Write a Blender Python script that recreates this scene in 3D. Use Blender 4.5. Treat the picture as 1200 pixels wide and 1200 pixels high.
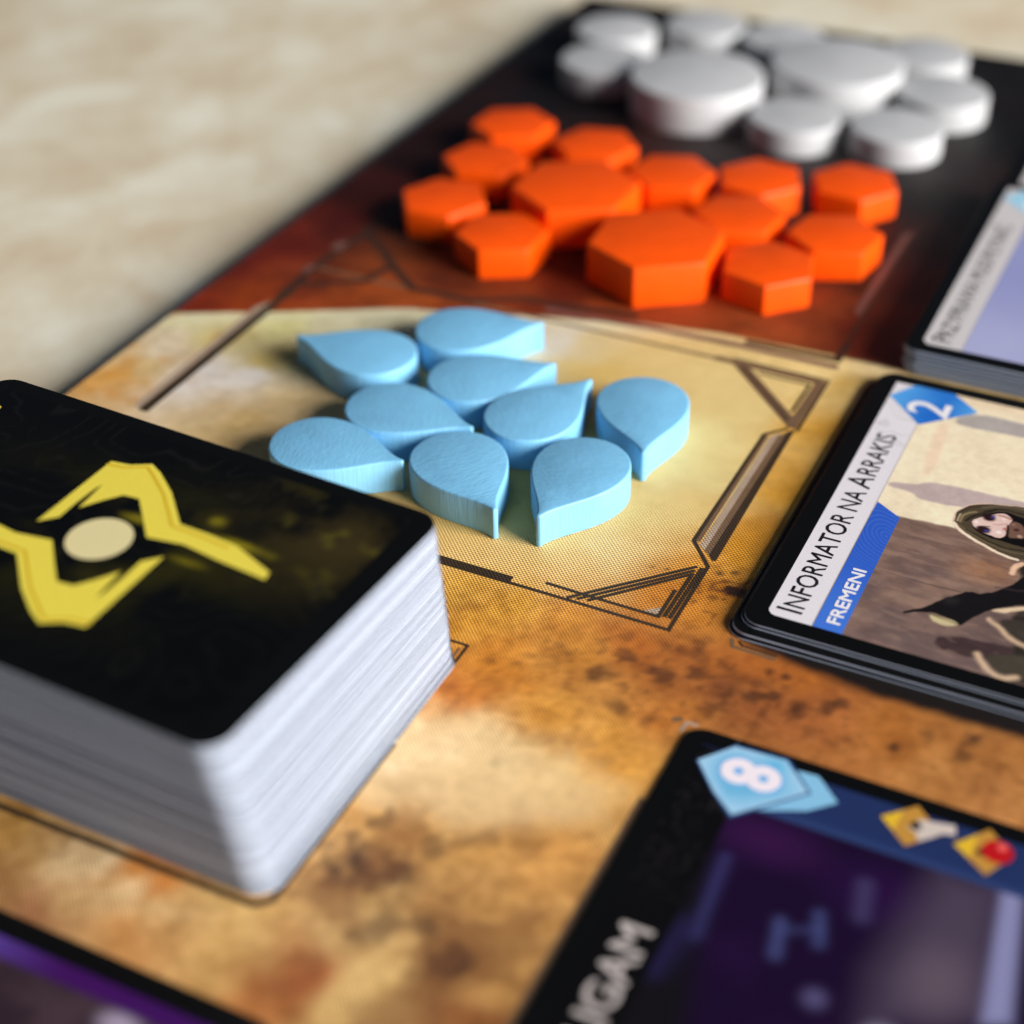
import bpy, bmesh, math, random
import numpy as np
from mathutils import Matrix, Vector

for o in list(bpy.data.objects):
    bpy.data.objects.remove(o)
scene = bpy.context.scene
COL = scene.collection
MM = 0.001          # everything below is written in millimetres
ZB = 4.6            # top of the game board above the table (mm)

# ------------------------------------------------------------------ camera
cam_d = bpy.data.cameras.new('camera')
cam = bpy.data.objects.new('camera', cam_d)
COL.objects.link(cam)
rgt = Vector((0.89794576, 0.43980111, -0.01638242))
upv = Vector((-0.24804190, 0.53647634, 0.80664016))
fwd = Vector((-0.36355002, 0.72025559, -0.59081576))
m = Matrix((rgt, upv, -fwd)).transposed().to_4x4()
m.translation = Vector((0, 0, (128.55 + ZB) * MM))
cam.matrix_world = m
cam_d.sensor_width = 31.25
cam_d.lens = 50.0
cam_d.clip_start = 0.005
cam_d.clip_end = 20
cam_d.dof.use_dof = True
cam_d.dof.focus_distance = 0.2070
cam_d.dof.aperture_fstop = 8.2
cam_d.dof.aperture_blades = 9
scene.camera = cam

# ------------------------------------------------------------------ light
world = bpy.data.worlds.new('World')
scene.world = world
world.use_nodes = True
bg = world.node_tree.nodes['Background']
bg.inputs['Color'].default_value = (0.46, 0.66, 1.0, 1)
bg.inputs['Strength'].default_value = 0.075
lamp_d = bpy.data.lights.new('window_light', 'AREA')
lamp_d.shape = 'RECTANGLE'
lamp_d.size = 1.35
lamp_d.size_y = 1.2
lamp_d.energy = 146
lamp_d.color = (1.0, 0.975, 0.95)
lamp = bpy.data.objects.new('window_light', lamp_d)
COL.objects.link(lamp)
AIM = Vector((-0.075, 0.19, 0))
az, el, dist = math.radians(-6), math.radians(22), 2.4
lamp.location = AIM + Vector((math.cos(az) * math.cos(el), math.sin(az) * math.cos(el), math.sin(el))) * dist
lamp.rotation_euler = (lamp.location - AIM).to_track_quat('Z', 'Y').to_euler()

vs = scene.view_settings
vs.view_transform = 'Standard'
vs.look = 'None'
vs.exposure = 0.0
vs.gamma = 1.0
vs.use_curve_mapping = False
scene.render.engine = 'CYCLES'

# ------------------------------------------------------------------ helpers
rng = np.random.default_rng(7)
random.seed(7)


def lin(c):
    c = np.asarray(c, float) / 255.0
    return np.where(c <= 0.04045, c / 12.92, ((c + 0.055) / 1.055) ** 2.4)


TOP_GAIN = 0.86     # how bright a white horizontal surface comes out


def alb(c):
    return np.clip(lin(c) / TOP_GAIN, 0.002, 0.93)


LAT = rng.random((256, 256))


def vnoise(x, y):
    xi = np.floor(x).astype(int)
    yi = np.floor(y).astype(int)
    fx, fy = x - xi, y - yi
    fx = fx * fx * (3 - 2 * fx)
    fy = fy * fy * (3 - 2 * fy)
    g = lambda a, b: LAT[a % 256, b % 256]
    return (g(xi, yi) * (1 - fx) * (1 - fy) + g(xi + 1, yi) * fx * (1 - fy)
            + g(xi, yi + 1) * (1 - fx) * fy + g(xi + 1, yi + 1) * fx * fy)


def fbm(x, y, s, o=4, off=0.0):
    a, t, n = 1.0, 0.0, 0.0
    x = x / s + off
    y = y / s + off * 1.7
    for _ in range(o):
        t = t + a * vnoise(x, y)
        n += a
        a *= 0.5
        x = x * 2.03 + 13.1
        y = y * 2.03 + 7.7
    return t / n


def sstep(a, b, x):
    t = np.clip((x - a) / (b - a), 0, 1)
    return t * t * (3 - 2 * t)


def sdf_poly(x, y, P):
    """signed distance to polygon, negative inside"""
    P = np.asarray(P, float)
    d = np.full(x.shape, 1e9)
    inside = np.zeros(x.shape, bool)
    n = len(P)
    for i in range(n):
        ax, ay = P[i]
        bx, by = P[(i + 1) % n]
        ex, ey = bx - ax, by - ay
        t = np.clip(((x - ax) * ex + (y - ay) * ey) / (ex * ex + ey * ey + 1e-12), 0, 1)
        d = np.minimum(d, (x - ax - t * ex) ** 2 + (y - ay - t * ey) ** 2)
        c = ((ay > y) != (by > y))
        with np.errstate(divide='ignore', invalid='ignore'):
            xc = ax + (y - ay) * ex / (ey if ey != 0 else 1e-12)
        inside ^= c & (x < xc)
    d = np.sqrt(d)
    return np.where(inside, -d, d)


def dist_line(x, y, P):
    d = np.full(x.shape, 1e9)
    for (ax, ay), (bx, by) in zip(P[:-1], P[1:]):
        ex, ey = bx - ax, by - ay
        t = np.clip(((x - ax) * ex + (y - ay) * ey) / (ex * ex + ey * ey + 1e-12), 0, 1)
        d = np.minimum(d, np.hypot(x - ax - t * ex, y - ay - t * ey))
    return d


def soft_poly(P, n=2):
    P = np.asarray(P, float)
    for _ in range(n):
        Q = np.roll(P, -1, 0)
        P = np.stack([.75 * P + .25 * Q, .25 * P + .75 * Q], 1).reshape(-1, 2)
    return P


def soft_line(P, n=2):
    P = np.asarray(P, float)
    for _ in range(n):
        Q = np.stack([.75 * P[:-1] + .25 * P[1:], .25 * P[:-1] + .75 * P[1:]], 1).reshape(-1, 2)
        P = np.r_[P[:1], Q, P[-1:]]
    return P.tolist()


class Canvas:
    """print colours laid on a grid of points on the printed sheet"""
    def __init__(self, x, y, c):
        self.x, self.y = x, y
        self.c = np.broadcast_to(alb(c), x.shape + (3,)).copy()

    def mix(self, a, c):
        c = alb(c) if not (isinstance(c, np.ndarray) and c.ndim > 1) else c
        a = np.clip(a, 0, 1)[..., None]
        self.c = self.c * (1 - a) + c * a

    def poly(self, P, c, soft=0.12, op=1.0):
        self.mix(op * sstep(soft, -soft, sdf_poly(self.x, self.y, P)), c)

    def line(self, P, w, c, soft=0.1, op=1.0):
        self.mix(op * sstep(w / 2 + soft, w / 2 - soft, dist_line(self.x, self.y, P)), c)

    def blob(self, p, r, c, op=1.0, hard=0.35, ry=None):
        d = np.hypot((self.x - p[0]) / r, (self.y - p[1]) / (ry or r))
        self.mix(op * sstep(1.0, hard, d), c)


def mesh_obj(name, verts, faces, mats, parent=None, smooth=False, mat_idx=None):
    me = bpy.data.meshes.new(name)
    v = np.asarray(verts, float) * MM
    me.from_pydata(v.tolist(), [], faces)
    for mt in (mats if isinstance(mats, (list, tuple)) else [mats]):
        me.materials.append(mt)
    if mat_idx is not None:
        me.polygons.foreach_set('material_index', mat_idx)
    if smooth:
        me.polygons.foreach_set('use_smooth', [True] * len(me.polygons))
    me.update()
    o = bpy.data.objects.new(name, me)
    COL.objects.link(o)
    if parent:
        o.parent = parent
    return o


def grid_sheet(name, xs, ys, z, paint, mat, parent=None):
    X, Y = np.meshgrid(xs, ys)
    nx, ny = len(xs), len(ys)
    V = np.c_[X.ravel(), Y.ravel(), np.full(nx * ny, z)] * MM
    i = (np.arange(ny - 1)[:, None] * nx + np.arange(nx - 1)[None]).ravel()
    Fq = np.c_[i, i + 1, i + nx + 1, i + nx]
    me = bpy.data.meshes.new(name)
    me.vertices.add(nx * ny)
    me.vertices.foreach_set('co', V.ravel().astype(np.float32))
    me.loops.add(Fq.size)
    me.loops.foreach_set('vertex_index', Fq.ravel().astype(np.int32))
    me.polygons.add(len(Fq))
    me.polygons.foreach_set('loop_start', np.arange(0, Fq.size, 4, dtype=np.int32))
    me.update(calc_edges=True)
    col = paint(X, Y)
    at = me.color_attributes.new('print', 'FLOAT_COLOR', 'POINT')
    at.data.foreach_set('color', np.c_[col.reshape(-1, 3), np.ones(nx * ny)].ravel().astype(np.float32))
    me.materials.append(mat)
    o = bpy.data.objects.new(name, me)
    COL.objects.link(o)
    if parent:
        o.parent = parent
    return o


def thing(name, loc, label, cat, group=None, rz=0.0):
    o = bpy.data.objects.new(name, None)
    o.empty_display_size = 0.01
    COL.objects.link(o)
    o.location = Vector(loc) * MM
    o.rotation_euler.z = rz
    return tag(o, label, cat, group)


def tag(o, label, cat, group=None):
    o['label'] = label
    o['category'] = cat
    if group:
        o['group'] = group
    return o


# ------------------------------------------------------------------ materials
def new_mat(name):
    mt = bpy.data.materials.new(name)
    mt.use_nodes = True
    nt = mt.node_tree
    return mt, nt, nt.nodes['Principled BSDF']


def N(nt, kind, **kw):
    n = nt.nodes.new(kind)
    for k, v in kw.items():
        if k.startswith('_'):
            setattr(n, k[1:], v)
        else:
            n.inputs[k].default_value = v
    return n


def math_n(nt, op, a, b=None):
    n = nt.nodes.new('ShaderNodeMath')
    n.operation = op
    for i, q in enumerate((a, b)):
        if q is None:
            continue
        if isinstance(q, (int, float)):
            n.inputs[i].default_value = q
        else:
            nt.links.new(q, n.inputs[i])
    return n.outputs[0]


def obj_coords(nt):
    return nt.nodes.new('ShaderNodeTexCoord').outputs['Object']


def weave(nt, co, pitch=0.28):
    """height of a linen pressing, pitch in mm"""
    nz = N(nt, 'ShaderNodeTexNoise', Scale=350.0, Detail=2.0)
    nt.links.new(co, nz.inputs['Vector'])
    wob = math_n(nt, 'MULTIPLY', math_n(nt, 'SUBTRACT', nz.outputs['Fac'], 0.5), 2.2)
    sx = nt.nodes.new('ShaderNodeSeparateXYZ')
    nt.links.new(co, sx.inputs[0])
    k = math.pi / (pitch * MM)
    a = math_n(nt, 'SINE', math_n(nt, 'ADD', math_n(nt, 'MULTIPLY', sx.outputs[0], k), wob))
    b = math_n(nt, 'SINE', math_n(nt, 'SUBTRACT', math_n(nt, 'MULTIPLY', sx.outputs[1], k), wob))
    n2 = N(nt, 'ShaderNodeTexNoise', Scale=5200.0, Detail=2.0)
    nt.links.new(co, n2.inputs['Vector'])
    w = math_n(nt, 'MULTIPLY', a, b)
    return math_n(nt, 'ADD', w, math_n(nt, 'MULTIPLY', math_n(nt, 'SUBTRACT', n2.outputs['Fac'], 0.5), 1.1))


def linen_print(name, color=None):
    """print on linen-pressed board; colour from the printed sheet or one ink"""
    mt, nt, bs = new_mat(name)
    co = obj_coords(nt)
    h = weave(nt, co)
    if color is None:
        src = nt.nodes.new('ShaderNodeAttribute')
        src.attribute_name = 'print'
        c = src.outputs['Color']
    else:
        rgb = nt.nodes.new('ShaderNodeMix')
        rgb.data_type = 'RGBA'
        nz = N(nt, 'ShaderNodeTexNoise', Scale=420.0, Detail=5.0)
        nt.links.new(co, nz.inputs['Vector'])
        nt.links.new(nz.outputs['Fac'], rgb.inputs['Factor'])
        a = alb(color)
        rgb.inputs['A'].default_value = (*(a * 0.75), 1)
        rgb.inputs['B'].default_value = (*np.clip(a * 1.25, 0, 1), 1)
        c = rgb.outputs['Result']
    # ink sits lighter on the thread crowns
    f = math_n(nt, 'ADD', math_n(nt, 'MULTIPLY', h, 0.26), 1.0)
    mul = nt.nodes.new('ShaderNodeVectorMath')
    mul.operation = 'SCALE'
    nt.links.new(c, mul.inputs[0])
    nt.links.new(f, mul.inputs['Scale'])
    nt.links.new(mul.outputs[0], bs.inputs['Base Color'])
    bp = N(nt, 'ShaderNodeBump', Strength=0.8, Distance=0.00006)
    nt.links.new(h, bp.inputs['Height'])
    nt.links.new(bp.outputs[0], bs.inputs['Normal'])
    bs.inputs['Roughness'].default_value = 0.55
    bs.inputs['Specular IOR Level'].default_value = 0.3
    return mt


def card_print(name, color=None, rough=0.34, spec=0.24, grain=0.06, dust=False):
    mt, nt, bs = new_mat(name)
    co = obj_coords(nt)
    if color is None:
        src = nt.nodes.new('ShaderNodeAttribute')
        src.attribute_name = 'print'
        c = src.outputs['Color']
    else:
        src = nt.nodes.new('ShaderNodeRGB')
        src.outputs[0].default_value = (*alb(color), 1)
        c = src.outputs[0]
    nz = N(nt, 'ShaderNodeTexNoise', Scale=3500.0, Detail=3.0)
    nt.links.new(co, nz.inputs['Vector'])
    f = math_n(nt, 'ADD', math_n(nt, 'MULTIPLY', math_n(nt, 'SUBTRACT', nz.outputs['Fac'], 0.5), grain * 4), 1.0)
    mul = nt.nodes.new('ShaderNodeVectorMath')
    mul.operation = 'SCALE'
    nt.links.new(c, mul.inputs[0])
    nt.links.new(f, mul.inputs['Scale'])
    nt.links.new(mul.outputs[0], bs.inputs['Base Color'])
    if dust:
        vo = N(nt, 'ShaderNodeTexVoronoi', Scale=190.0)
        nt.links.new(co, vo.inputs['Vector'])
        nd = N(nt, 'ShaderNodeTexNoise', Scale=60.0)
        nt.links.new(co, nd.inputs['Vector'])
        dm = math_n(nt, 'MULTIPLY', math_n(nt, 'LESS_THAN', vo.outputs['Distance'], 0.022), math_n(nt, 'GREATER_THAN', nd.outputs['Fac'], 0.54))
        mxd = nt.nodes.new('ShaderNodeMix')
        mxd.data_type = 'RGBA'
        nt.links.new(math_n(nt, 'MULTIPLY', dm, 0.5), mxd.inputs['Factor'])
        nt.links.new(mul.outputs[0], mxd.inputs['A'])
        mxd.inputs['B'].default_value = (0.5, 0.48, 0.46, 1)
        nt.links.new(mxd.outputs['Result'], bs.inputs['Base Color'])
        rr = N(nt, 'ShaderNodeTexNoise', Scale=45.0, Detail=5.0)
        nt.links.new(co, rr.inputs['Vector'])
        nt.links.new(math_n(nt, 'ADD', math_n(nt, 'MULTIPLY', rr.outputs['Fac'], 0.35), rough - 0.15), bs.inputs['Roughness'])
    n2 = N(nt, 'ShaderNodeTexNoise', Scale=700.0, Detail=4.0)
    nt.links.new(co, n2.inputs['Vector'])
    bp = N(nt, 'ShaderNodeBump', Strength=0.12, Distance=0.00003)
    nt.links.new(n2.outputs['Fac'], bp.inputs['Height'])
    nt.links.new(bp.outputs[0], bs.inputs['Normal'])
    if not dust:
        bs.inputs['Roughness'].default_value = rough
    bs.inputs['Specular IOR Level'].default_value = spec
    return mt


def painted_wood(name, col, rough=0.5, spec=0.75, bump=0.5, grain_dir=(1.0, 0.28, 0.045)):
    """thick paint over die-cut wood: ridges along z on the sides, grain on the top"""
    mt, nt, bs = new_mat(name)
    co = obj_coords(nt)
    info = nt.nodes.new('ShaderNodeObjectInfo')
    sh = nt.nodes.new('ShaderNodeVectorMath')
    sh.operation = 'ADD'
    nt.links.new(co, sh.inputs[0])
    nt.links.new(math_n(nt, 'MULTIPLY', info.outputs['Random'], 3.7), sh.inputs[1])
    co = sh.outputs[0]
    mp = N(nt, 'ShaderNodeMapping')
    mp.inputs['Scale'].default_value = grain_dir
    nt.links.new(co, mp.inputs['Vector'])
    nz = N(nt, 'ShaderNodeTexNoise', Scale=3000.0, Detail=3.0, Roughness=0.6)
    nt.links.new(mp.outputs[0], nz.inputs['Vector'])
    n2 = N(nt, 'ShaderNodeTexNoise', Scale=230.0, Detail=4.0)
    nt.links.new(co, n2.inputs['Vector'])
    hh = math_n(nt, 'ADD', nz.outputs['Fac'], math_n(nt, 'MULTIPLY', n2.outputs['Fac'], 0.8))
    bp = N(nt, 'ShaderNodeBump', Strength=bump * 1.2, Distance=0.00013)
    nt.links.new(hh, bp.inputs['Height'])
    nt.links.new(bp.outputs[0], bs.inputs['Normal'])
    f = math_n(nt, 'ADD', math_n(nt, 'MULTIPLY', math_n(nt, 'SUBTRACT', n2.outputs['Fac'], 0.5), 0.26), math_n(nt, 'ADD', math_n(nt, 'MULTIPLY', info.outputs['Random'], 0.08), 0.95))
    rgb = nt.nodes.new('ShaderNodeRGB')
    rgb.outputs[0].default_value = (*col, 1)
    mul = nt.nodes.new('ShaderNodeVectorMath')
    mul.operation = 'SCALE'
    nt.links.new(rgb.outputs[0], mul.inputs[0])
    nt.links.new(f, mul.inputs['Scale'])
    nt.links.new(mul.outputs[0], bs.inputs['Base Color'])
    bs.inputs['Roughness'].default_value = rough
    bs.inputs['Specular IOR Level'].default_value = spec
    return mt


def card_core(name):
    mt, nt, bs = new_mat(name)
    co = obj_coords(nt)
    info = nt.nodes.new('ShaderNodeObjectInfo')
    rmp = nt.nodes.new('ShaderNodeValToRGB')
    rmp.color_ramp.elements[0].color = (0.42, 0.475, 0.585, 1)
    rmp.color_ramp.elements[1].color = (0.50, 0.56, 0.68, 1)
    rmp.color_ramp.elements[0].position = 0.0
    rmp.color_ramp.elements[1].position = 0.6
    nt.links.new(info.outputs['Random'], rmp.inputs[0])
    nz = N(nt, 'ShaderNodeTexNoise', Scale=70.0, Detail=2.0)
    nt.links.new(co, nz.inputs['Vector'])
    f = math_n(nt, 'ADD', math_n(nt, 'MULTIPLY', math_n(nt, 'SUBTRACT', nz.outputs['Fac'], 0.5), 0.16), 1.0)
    mul = nt.nodes.new('ShaderNodeVectorMath')
    mul.operation = 'SCALE'
    nt.links.new(rmp.outputs[0], mul.inputs[0])
    nt.links.new(f, mul.inputs['Scale'])
    nt.links.new(mul.outputs[0], bs.inputs['Base Color'])
    bs.inputs['Roughness'].default_value = 0.85
    bs.inputs['Specular IOR Level'].default_value = 0.15
    return mt


def table_mat():
    mt, nt, bs = new_mat('table_cream_stone')
    co = obj_coords(nt)
    mp = N(nt, 'ShaderNodeMapping')
    mp.inputs['Rotation'].default_value = (0, 0, math.radians(35))
    mp.inputs['Scale'].default_value = (1.0, 0.8, 1)
    nt.links.new(co, mp.inputs['Vector'])
    a = N(nt, 'ShaderNodeTexNoise', Scale=48.0, Detail=8.0, Roughness=0.6, Distortion=0.35)
    nt.links.new(mp.outputs[0], a.inputs['Vector'])
    r = nt.nodes.new('ShaderNodeValToRGB')
    e = r.color_ramp.elements
    e[0].position = 0.34
    e[0].color = (*alb((200, 182, 154)), 1)
    e[1].position = 0.66
    e[1].color = (*alb((224, 219, 200)), 1)
    mid = e.new(0.5)
    mid.color = (*alb((212, 201, 176)), 1)
    nt.links.new(a.outputs['Fac'], r.inputs[0])
    b = N(nt, 'ShaderNodeTexNoise', Scale=13.0, Detail=4.0, Distortion=1.0)
    nt.links.new(co, b.inputs['Vector'])
    r2 = nt.nodes.new('ShaderNodeValToRGB')
    r2.color_ramp.elements[0].position = 0.52
    r2.color_ramp.elements[0].color = (0, 0, 0, 1)
    r2.color_ramp.elements[1].position = 0.70
    r2.color_ramp.elements[1].color = (1, 1, 1, 1)
    nt.links.new(b.outputs['Fac'], r2.inputs[0])
    mx = nt.nodes.new('ShaderNodeMix')
    mx.data_type = 'RGBA'
    nt.links.new(math_n(nt, 'MULTIPLY', r2.outputs[0], 0.55), mx.inputs['Factor'])
    nt.links.new(r.outputs[0], mx.inputs['A'])
    mx.inputs['B'].default_value = (*alb((200, 176, 140)), 1)
    nt.links.new(mx.outputs['Result'], bs.inputs['Base Color'])
    c = N(nt, 'ShaderNodeTexNoise', Scale=420.0, Detail=4.0)
    nt.links.new(co, c.inputs['Vector'])
    bp = N(nt, 'ShaderNodeBump', Strength=0.3, Distance=0.0003)
    nt.links.new(c.outputs['Fac'], bp.inputs['Height'])
    nt.links.new(bp.outputs[0], bs.inputs['Normal'])
    bs.inputs['Roughness'].default_value = 0.6
    bs.inputs['Specular IOR Level'].default_value = 0.25
    return mt


M_table = table_mat()
M_board = linen_print('board_print')
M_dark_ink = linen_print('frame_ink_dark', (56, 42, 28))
M_mid_ink = linen_print('frame_ink_brown', (112, 86, 62))
M_pale_ink = linen_print('frame_ink_pale', (170, 146, 124))
M_red_ink = linen_print('frame_ink_umber', (58, 36, 26))
M_pink_ink = linen_print('frame_ink_rose', (112, 74, 66))
M_board_side = card_print('board_side', (52, 40, 30), rough=0.8)
M_black = card_print('card_black', (9, 9, 9), rough=0.34, spec=0.2, grain=0.02, dust=True)
M_core = card_core('card_core_white')
M_print = card_print('card_picture', None)
M_white_ink = card_print('card_white_ink', (226, 222, 224))
M_black_ink = card_print('card_black_ink', (26, 24, 30))
M_silver_ink = card_print('card_silver_ink', (178, 168, 164))
M_gold = card_print('emblem_yellow', (224, 205, 76), rough=0.4)
M_gold_dark = card_print('emblem_ochre', (206, 168, 30), rough=0.4)
M_cream_ink = card_print('emblem_cream', (216, 202, 150), rough=0.4)
M_blue = painted_wood('paint_sky_blue', (0.215, 0.55, 0.83))
M_orange = painted_wood('paint_orange', (1.0, 0.092, 0.0), rough=0.4, spec=0.35, bump=0.5)
M_grey = painted_wood('paint_light_grey', (0.55, 0.553, 0.56), rough=0.5, bump=0.25)
# ------------------------------------------------------------------ measured print layout (mm on the board)
WATER_SAMPLES = [(-147.7,178.9,215,205,160),(-139.9,178.1,205,185,120),(-147.4,166.3,205,175,120),(-149.4,162.6,200,140,60),(-146.9,172.1,215,195,165),(-136.5,168.6,215,205,195),(-129.4,171.8,215,205,195),(-119.7,168.3,210,180,130),(-123.9,158.9,205,170,110),(-128.6,177.6,205,180,110),(-126.4,191.6,215,205,165),(-120.9,195.6,220,212,175),(-135.0,187.7,215,205,140),(-86.8,202.3,215,190,135),(-92.1,201.3,215,205,185),(-77.6,200.9,218,190,125),(-65.4,201.0,222,195,130),(-59.1,183.8,225,200,135),(-58.8,193.7,222,195,130),(-59.3,174.5,220,195,130),(-60.6,165.3,222,190,120),(-63.8,155.6,228,195,130),(-68.3,149.5,226,185,115),(-75.8,150.0,222,185,115),(-79.0,146.6,220,180,110),(-78.1,157.2,205,175,100),(-80.0,184.0,210,170,95),(-83.7,195.4,214,180,105),(-104.8,180.3,215,180,120),(-103.8,163.3,210,170,105),(-77.8,139.4,205,150,60),(-69.8,137.7,205,145,50),(-60.9,138.3,200,130,45),(-52.3,138.8,185,105,35),(-72.1,133.0,210,145,50),(-65.6,129.2,200,125,40),(-69.7,124.0,190,110,35),(-59.5,125.6,205,140,55),(-51.9,123.0,210,145,60),(-47.8,128.0,190,115,45),(-48.7,135.5,150,85,35),(-42.8,136.6,125,70,35),(-36.1,135.0,150,85,40),(-46.2,140.0,160,90,35),(-30.8,137.5,165,95,45),(-25.3,132.5,170,105,50),(-17.9,133.1,180,120,60),(-11.2,132.0,175,115,60),(-23.1,138.0,160,95,35),(-15.2,137.2,160,100,45),(-35.2,141.8,175,100,35),(-40.7,142.5,170,95,35),(-47.9,153.3,175,105,25),(-47.9,162.9,200,135,35),(-48.2,177.5,205,145,45),(-48.5,193.5,205,150,55),(-48.1,208.9,205,165,85),(-52.3,209.7,225,195,130),(-46.8,213.6,215,190,140),(-50.7,157.8,205,140,50),(-50.2,150.4,200,125,40),(-68.0,112.5,222,190,140),(-70.3,107.0,225,195,150),(-63.4,116.1,220,185,130),(-58.2,114.1,222,188,130),(-52.1,114.2,215,175,110),(-61.5,108.3,215,175,115),(-66.5,106.0,215,180,120),(-47.8,113.4,205,155,85),(-46.4,119.7,210,145,60),(-68.8,100.8,195,140,70),(-63.6,100.6,190,135,65),(-65.3,94.7,140,95,50),(-58.7,99.0,185,135,70),(-54.4,102.3,195,140,70),(-49.1,103.5,200,140,70),(-53.0,95.6,180,130,70),(-56.6,91.5,160,112,58),(-52.6,87.6,140,95,50),(-62.2,91.2,170,130,75),(-63.1,86.0,195,155,95),(-58.3,82.7,210,170,105),(-64.5,81.9,150,80,35),(-66.2,80.0,145,75,32),(-46.9,83.8,140,85,40),(-47.1,91.3,195,145,80),(-60.4,78.4,205,165,100),(-69.6,85.3,195,150,85),(-96.2,82.6,175,135,80),(-101.0,83.0,170,125,60),(-95.6,79.1,150,108,62),(-92.2,84.5,205,175,130),(-85.5,81.4,210,175,125),(-86.6,85.9,190,115,40),(-81.4,84.5,185,110,40),(-87.1,79.4,170,130,80),(-79.6,80.6,205,165,110),(-76.4,83.3,190,150,90),(-91.1,76.3,140,90,55),(-80.8,76.5,190,130,70),(-72.0,78.4,200,155,90),(-70.2,81.5,200,160,95),(-67.5,76.1,170,105,50)]
SPICE_SAMPLES = [(-150.7,186.7,140,45,15),(-143.4,193.1,165,65,15),(-151.8,200.7,105,28,15),(-147.3,209.6,100,25,12),(-139.4,199.7,130,50,20),(-144.3,221.6,85,22,12),(-145.8,236.2,60,15,10),(-131.0,213.5,110,50,18),(-133.4,209.0,125,55,20),(-130.7,198.9,170,75,25),(-121.1,201.7,165,75,25),(-117.5,209.6,105,40,15),(-106.0,211.7,130,55,20),(-97.2,212.5,110,35,12),(-102.1,226.5,70,22,10),(-88.1,212.0,150,60,20),(-71.1,216.7,150,65,25),(-64.1,217.0,165,75,30),(-59.4,223.6,130,60,25),(-51.7,221.2,95,30,12),(-46.9,223.3,70,20,8),(-56.5,237.2,60,30,15),(-50.2,240.1,55,12,5),(-53.8,258.7,35,15,12),(-53.3,273.7,20,8,6),(-129.0,224.9,40,24,12),(-144.4,253.3,35,10,8),(-148.9,283.4,30,12,10),(-146.3,310.6,15,10,12),(-134.3,285.0,18,12,14),(-121.7,290.5,25,15,14),(-92.7,280.5,40,28,28),(-72.1,289.7,35,25,28),(-56.0,284.3,30,20,22),(-53.9,330.2,20,16,18),(-46.7,305.4,8,6,6),(-64.7,346.3,15,13,15),(-135.9,338.2,12,8,10),(-69.9,282.2,40,28,28)]
SPOTS = [(-46.74,153.87,1.32,0.9),(-49.44,156.01,0.77,0.7),(-44.74,152.95,0.66,0.7),(-55.95,132.11,1.65,0.5),(-53.96,136.36,1.21,0.5),(-48.57,135.06,2.2,0.6),(-45.58,136.95,1.65,0.6),(-46.93,139.64,1.32,0.5),(-51.41,127.82,1.54,0.5),(-47.98,127.11,1.1,0.4),(-37.91,141.03,0.88,0.7),(-36.05,140.75,0.77,0.7),(-38.26,136.34,1.1,0.6),(-36.26,137.12,0.77,0.6),(-32.77,135.78,1.54,0.7),(-30.15,137.94,1.1,0.6),(-28.27,138.97,0.88,0.6),(-21.45,135.04,0.88,0.7),(-13.64,139.89,1.32,0.8),(-14.15,136.86,0.88,0.5),(-30.44,133.21,1.32,0.3),(-67.48,101.17,1.1,0.5),(-60.35,99.92,1.32,0.5),(-67.14,94.41,2.42,0.8),(-63.0,95.11,1.76,0.7),(-56.48,103.83,1.32,0.3),(-60.88,88.48,1.76,0.5),(-56.08,90.75,1.32,0.5),(-52.69,88.67,1.87,0.8),(-60.03,113.72,0.77,0.35),(-64.99,113.72,0.66,0.3),(-57.75,153.69,0.44,0.6),(-55.89,153.97,0.55,0.7),(-65.86,129.46,0.88,0.35),(-68.26,128.84,0.77,0.3),(-47.98,156.68,0.55,0.6),(-46.74,155.74,0.44,0.6),(-48.75,151.09,0.66,0.5),(-47.03,142.14,0.99,0.35),(-42.95,139.83,0.99,0.4),(-42.56,147.69,0.99,0.5),(-18.76,138.24,1.1,0.4)]
EMBLEM = [(-113.5,107.45),(-113.19,120.56),(-110.66,120.91),(-108.44,122.1),(-106.41,120.97),(-102.98,118.31),(-98.58,113.76),(-94.75,113.57),(-90.61,113.08),(-84.83,110.63),(-84.62,109.37),(-91.06,110.04),(-96.01,110.82),(-100.53,110.17),(-103.19,113.12),(-105.66,115.78),(-107.72,115.61),(-109.14,113.92),(-110.82,111.5),(-111.19,116.36),(-111.48,115.18),(-111.7,111.97),(-111.69,109.18)]
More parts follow.
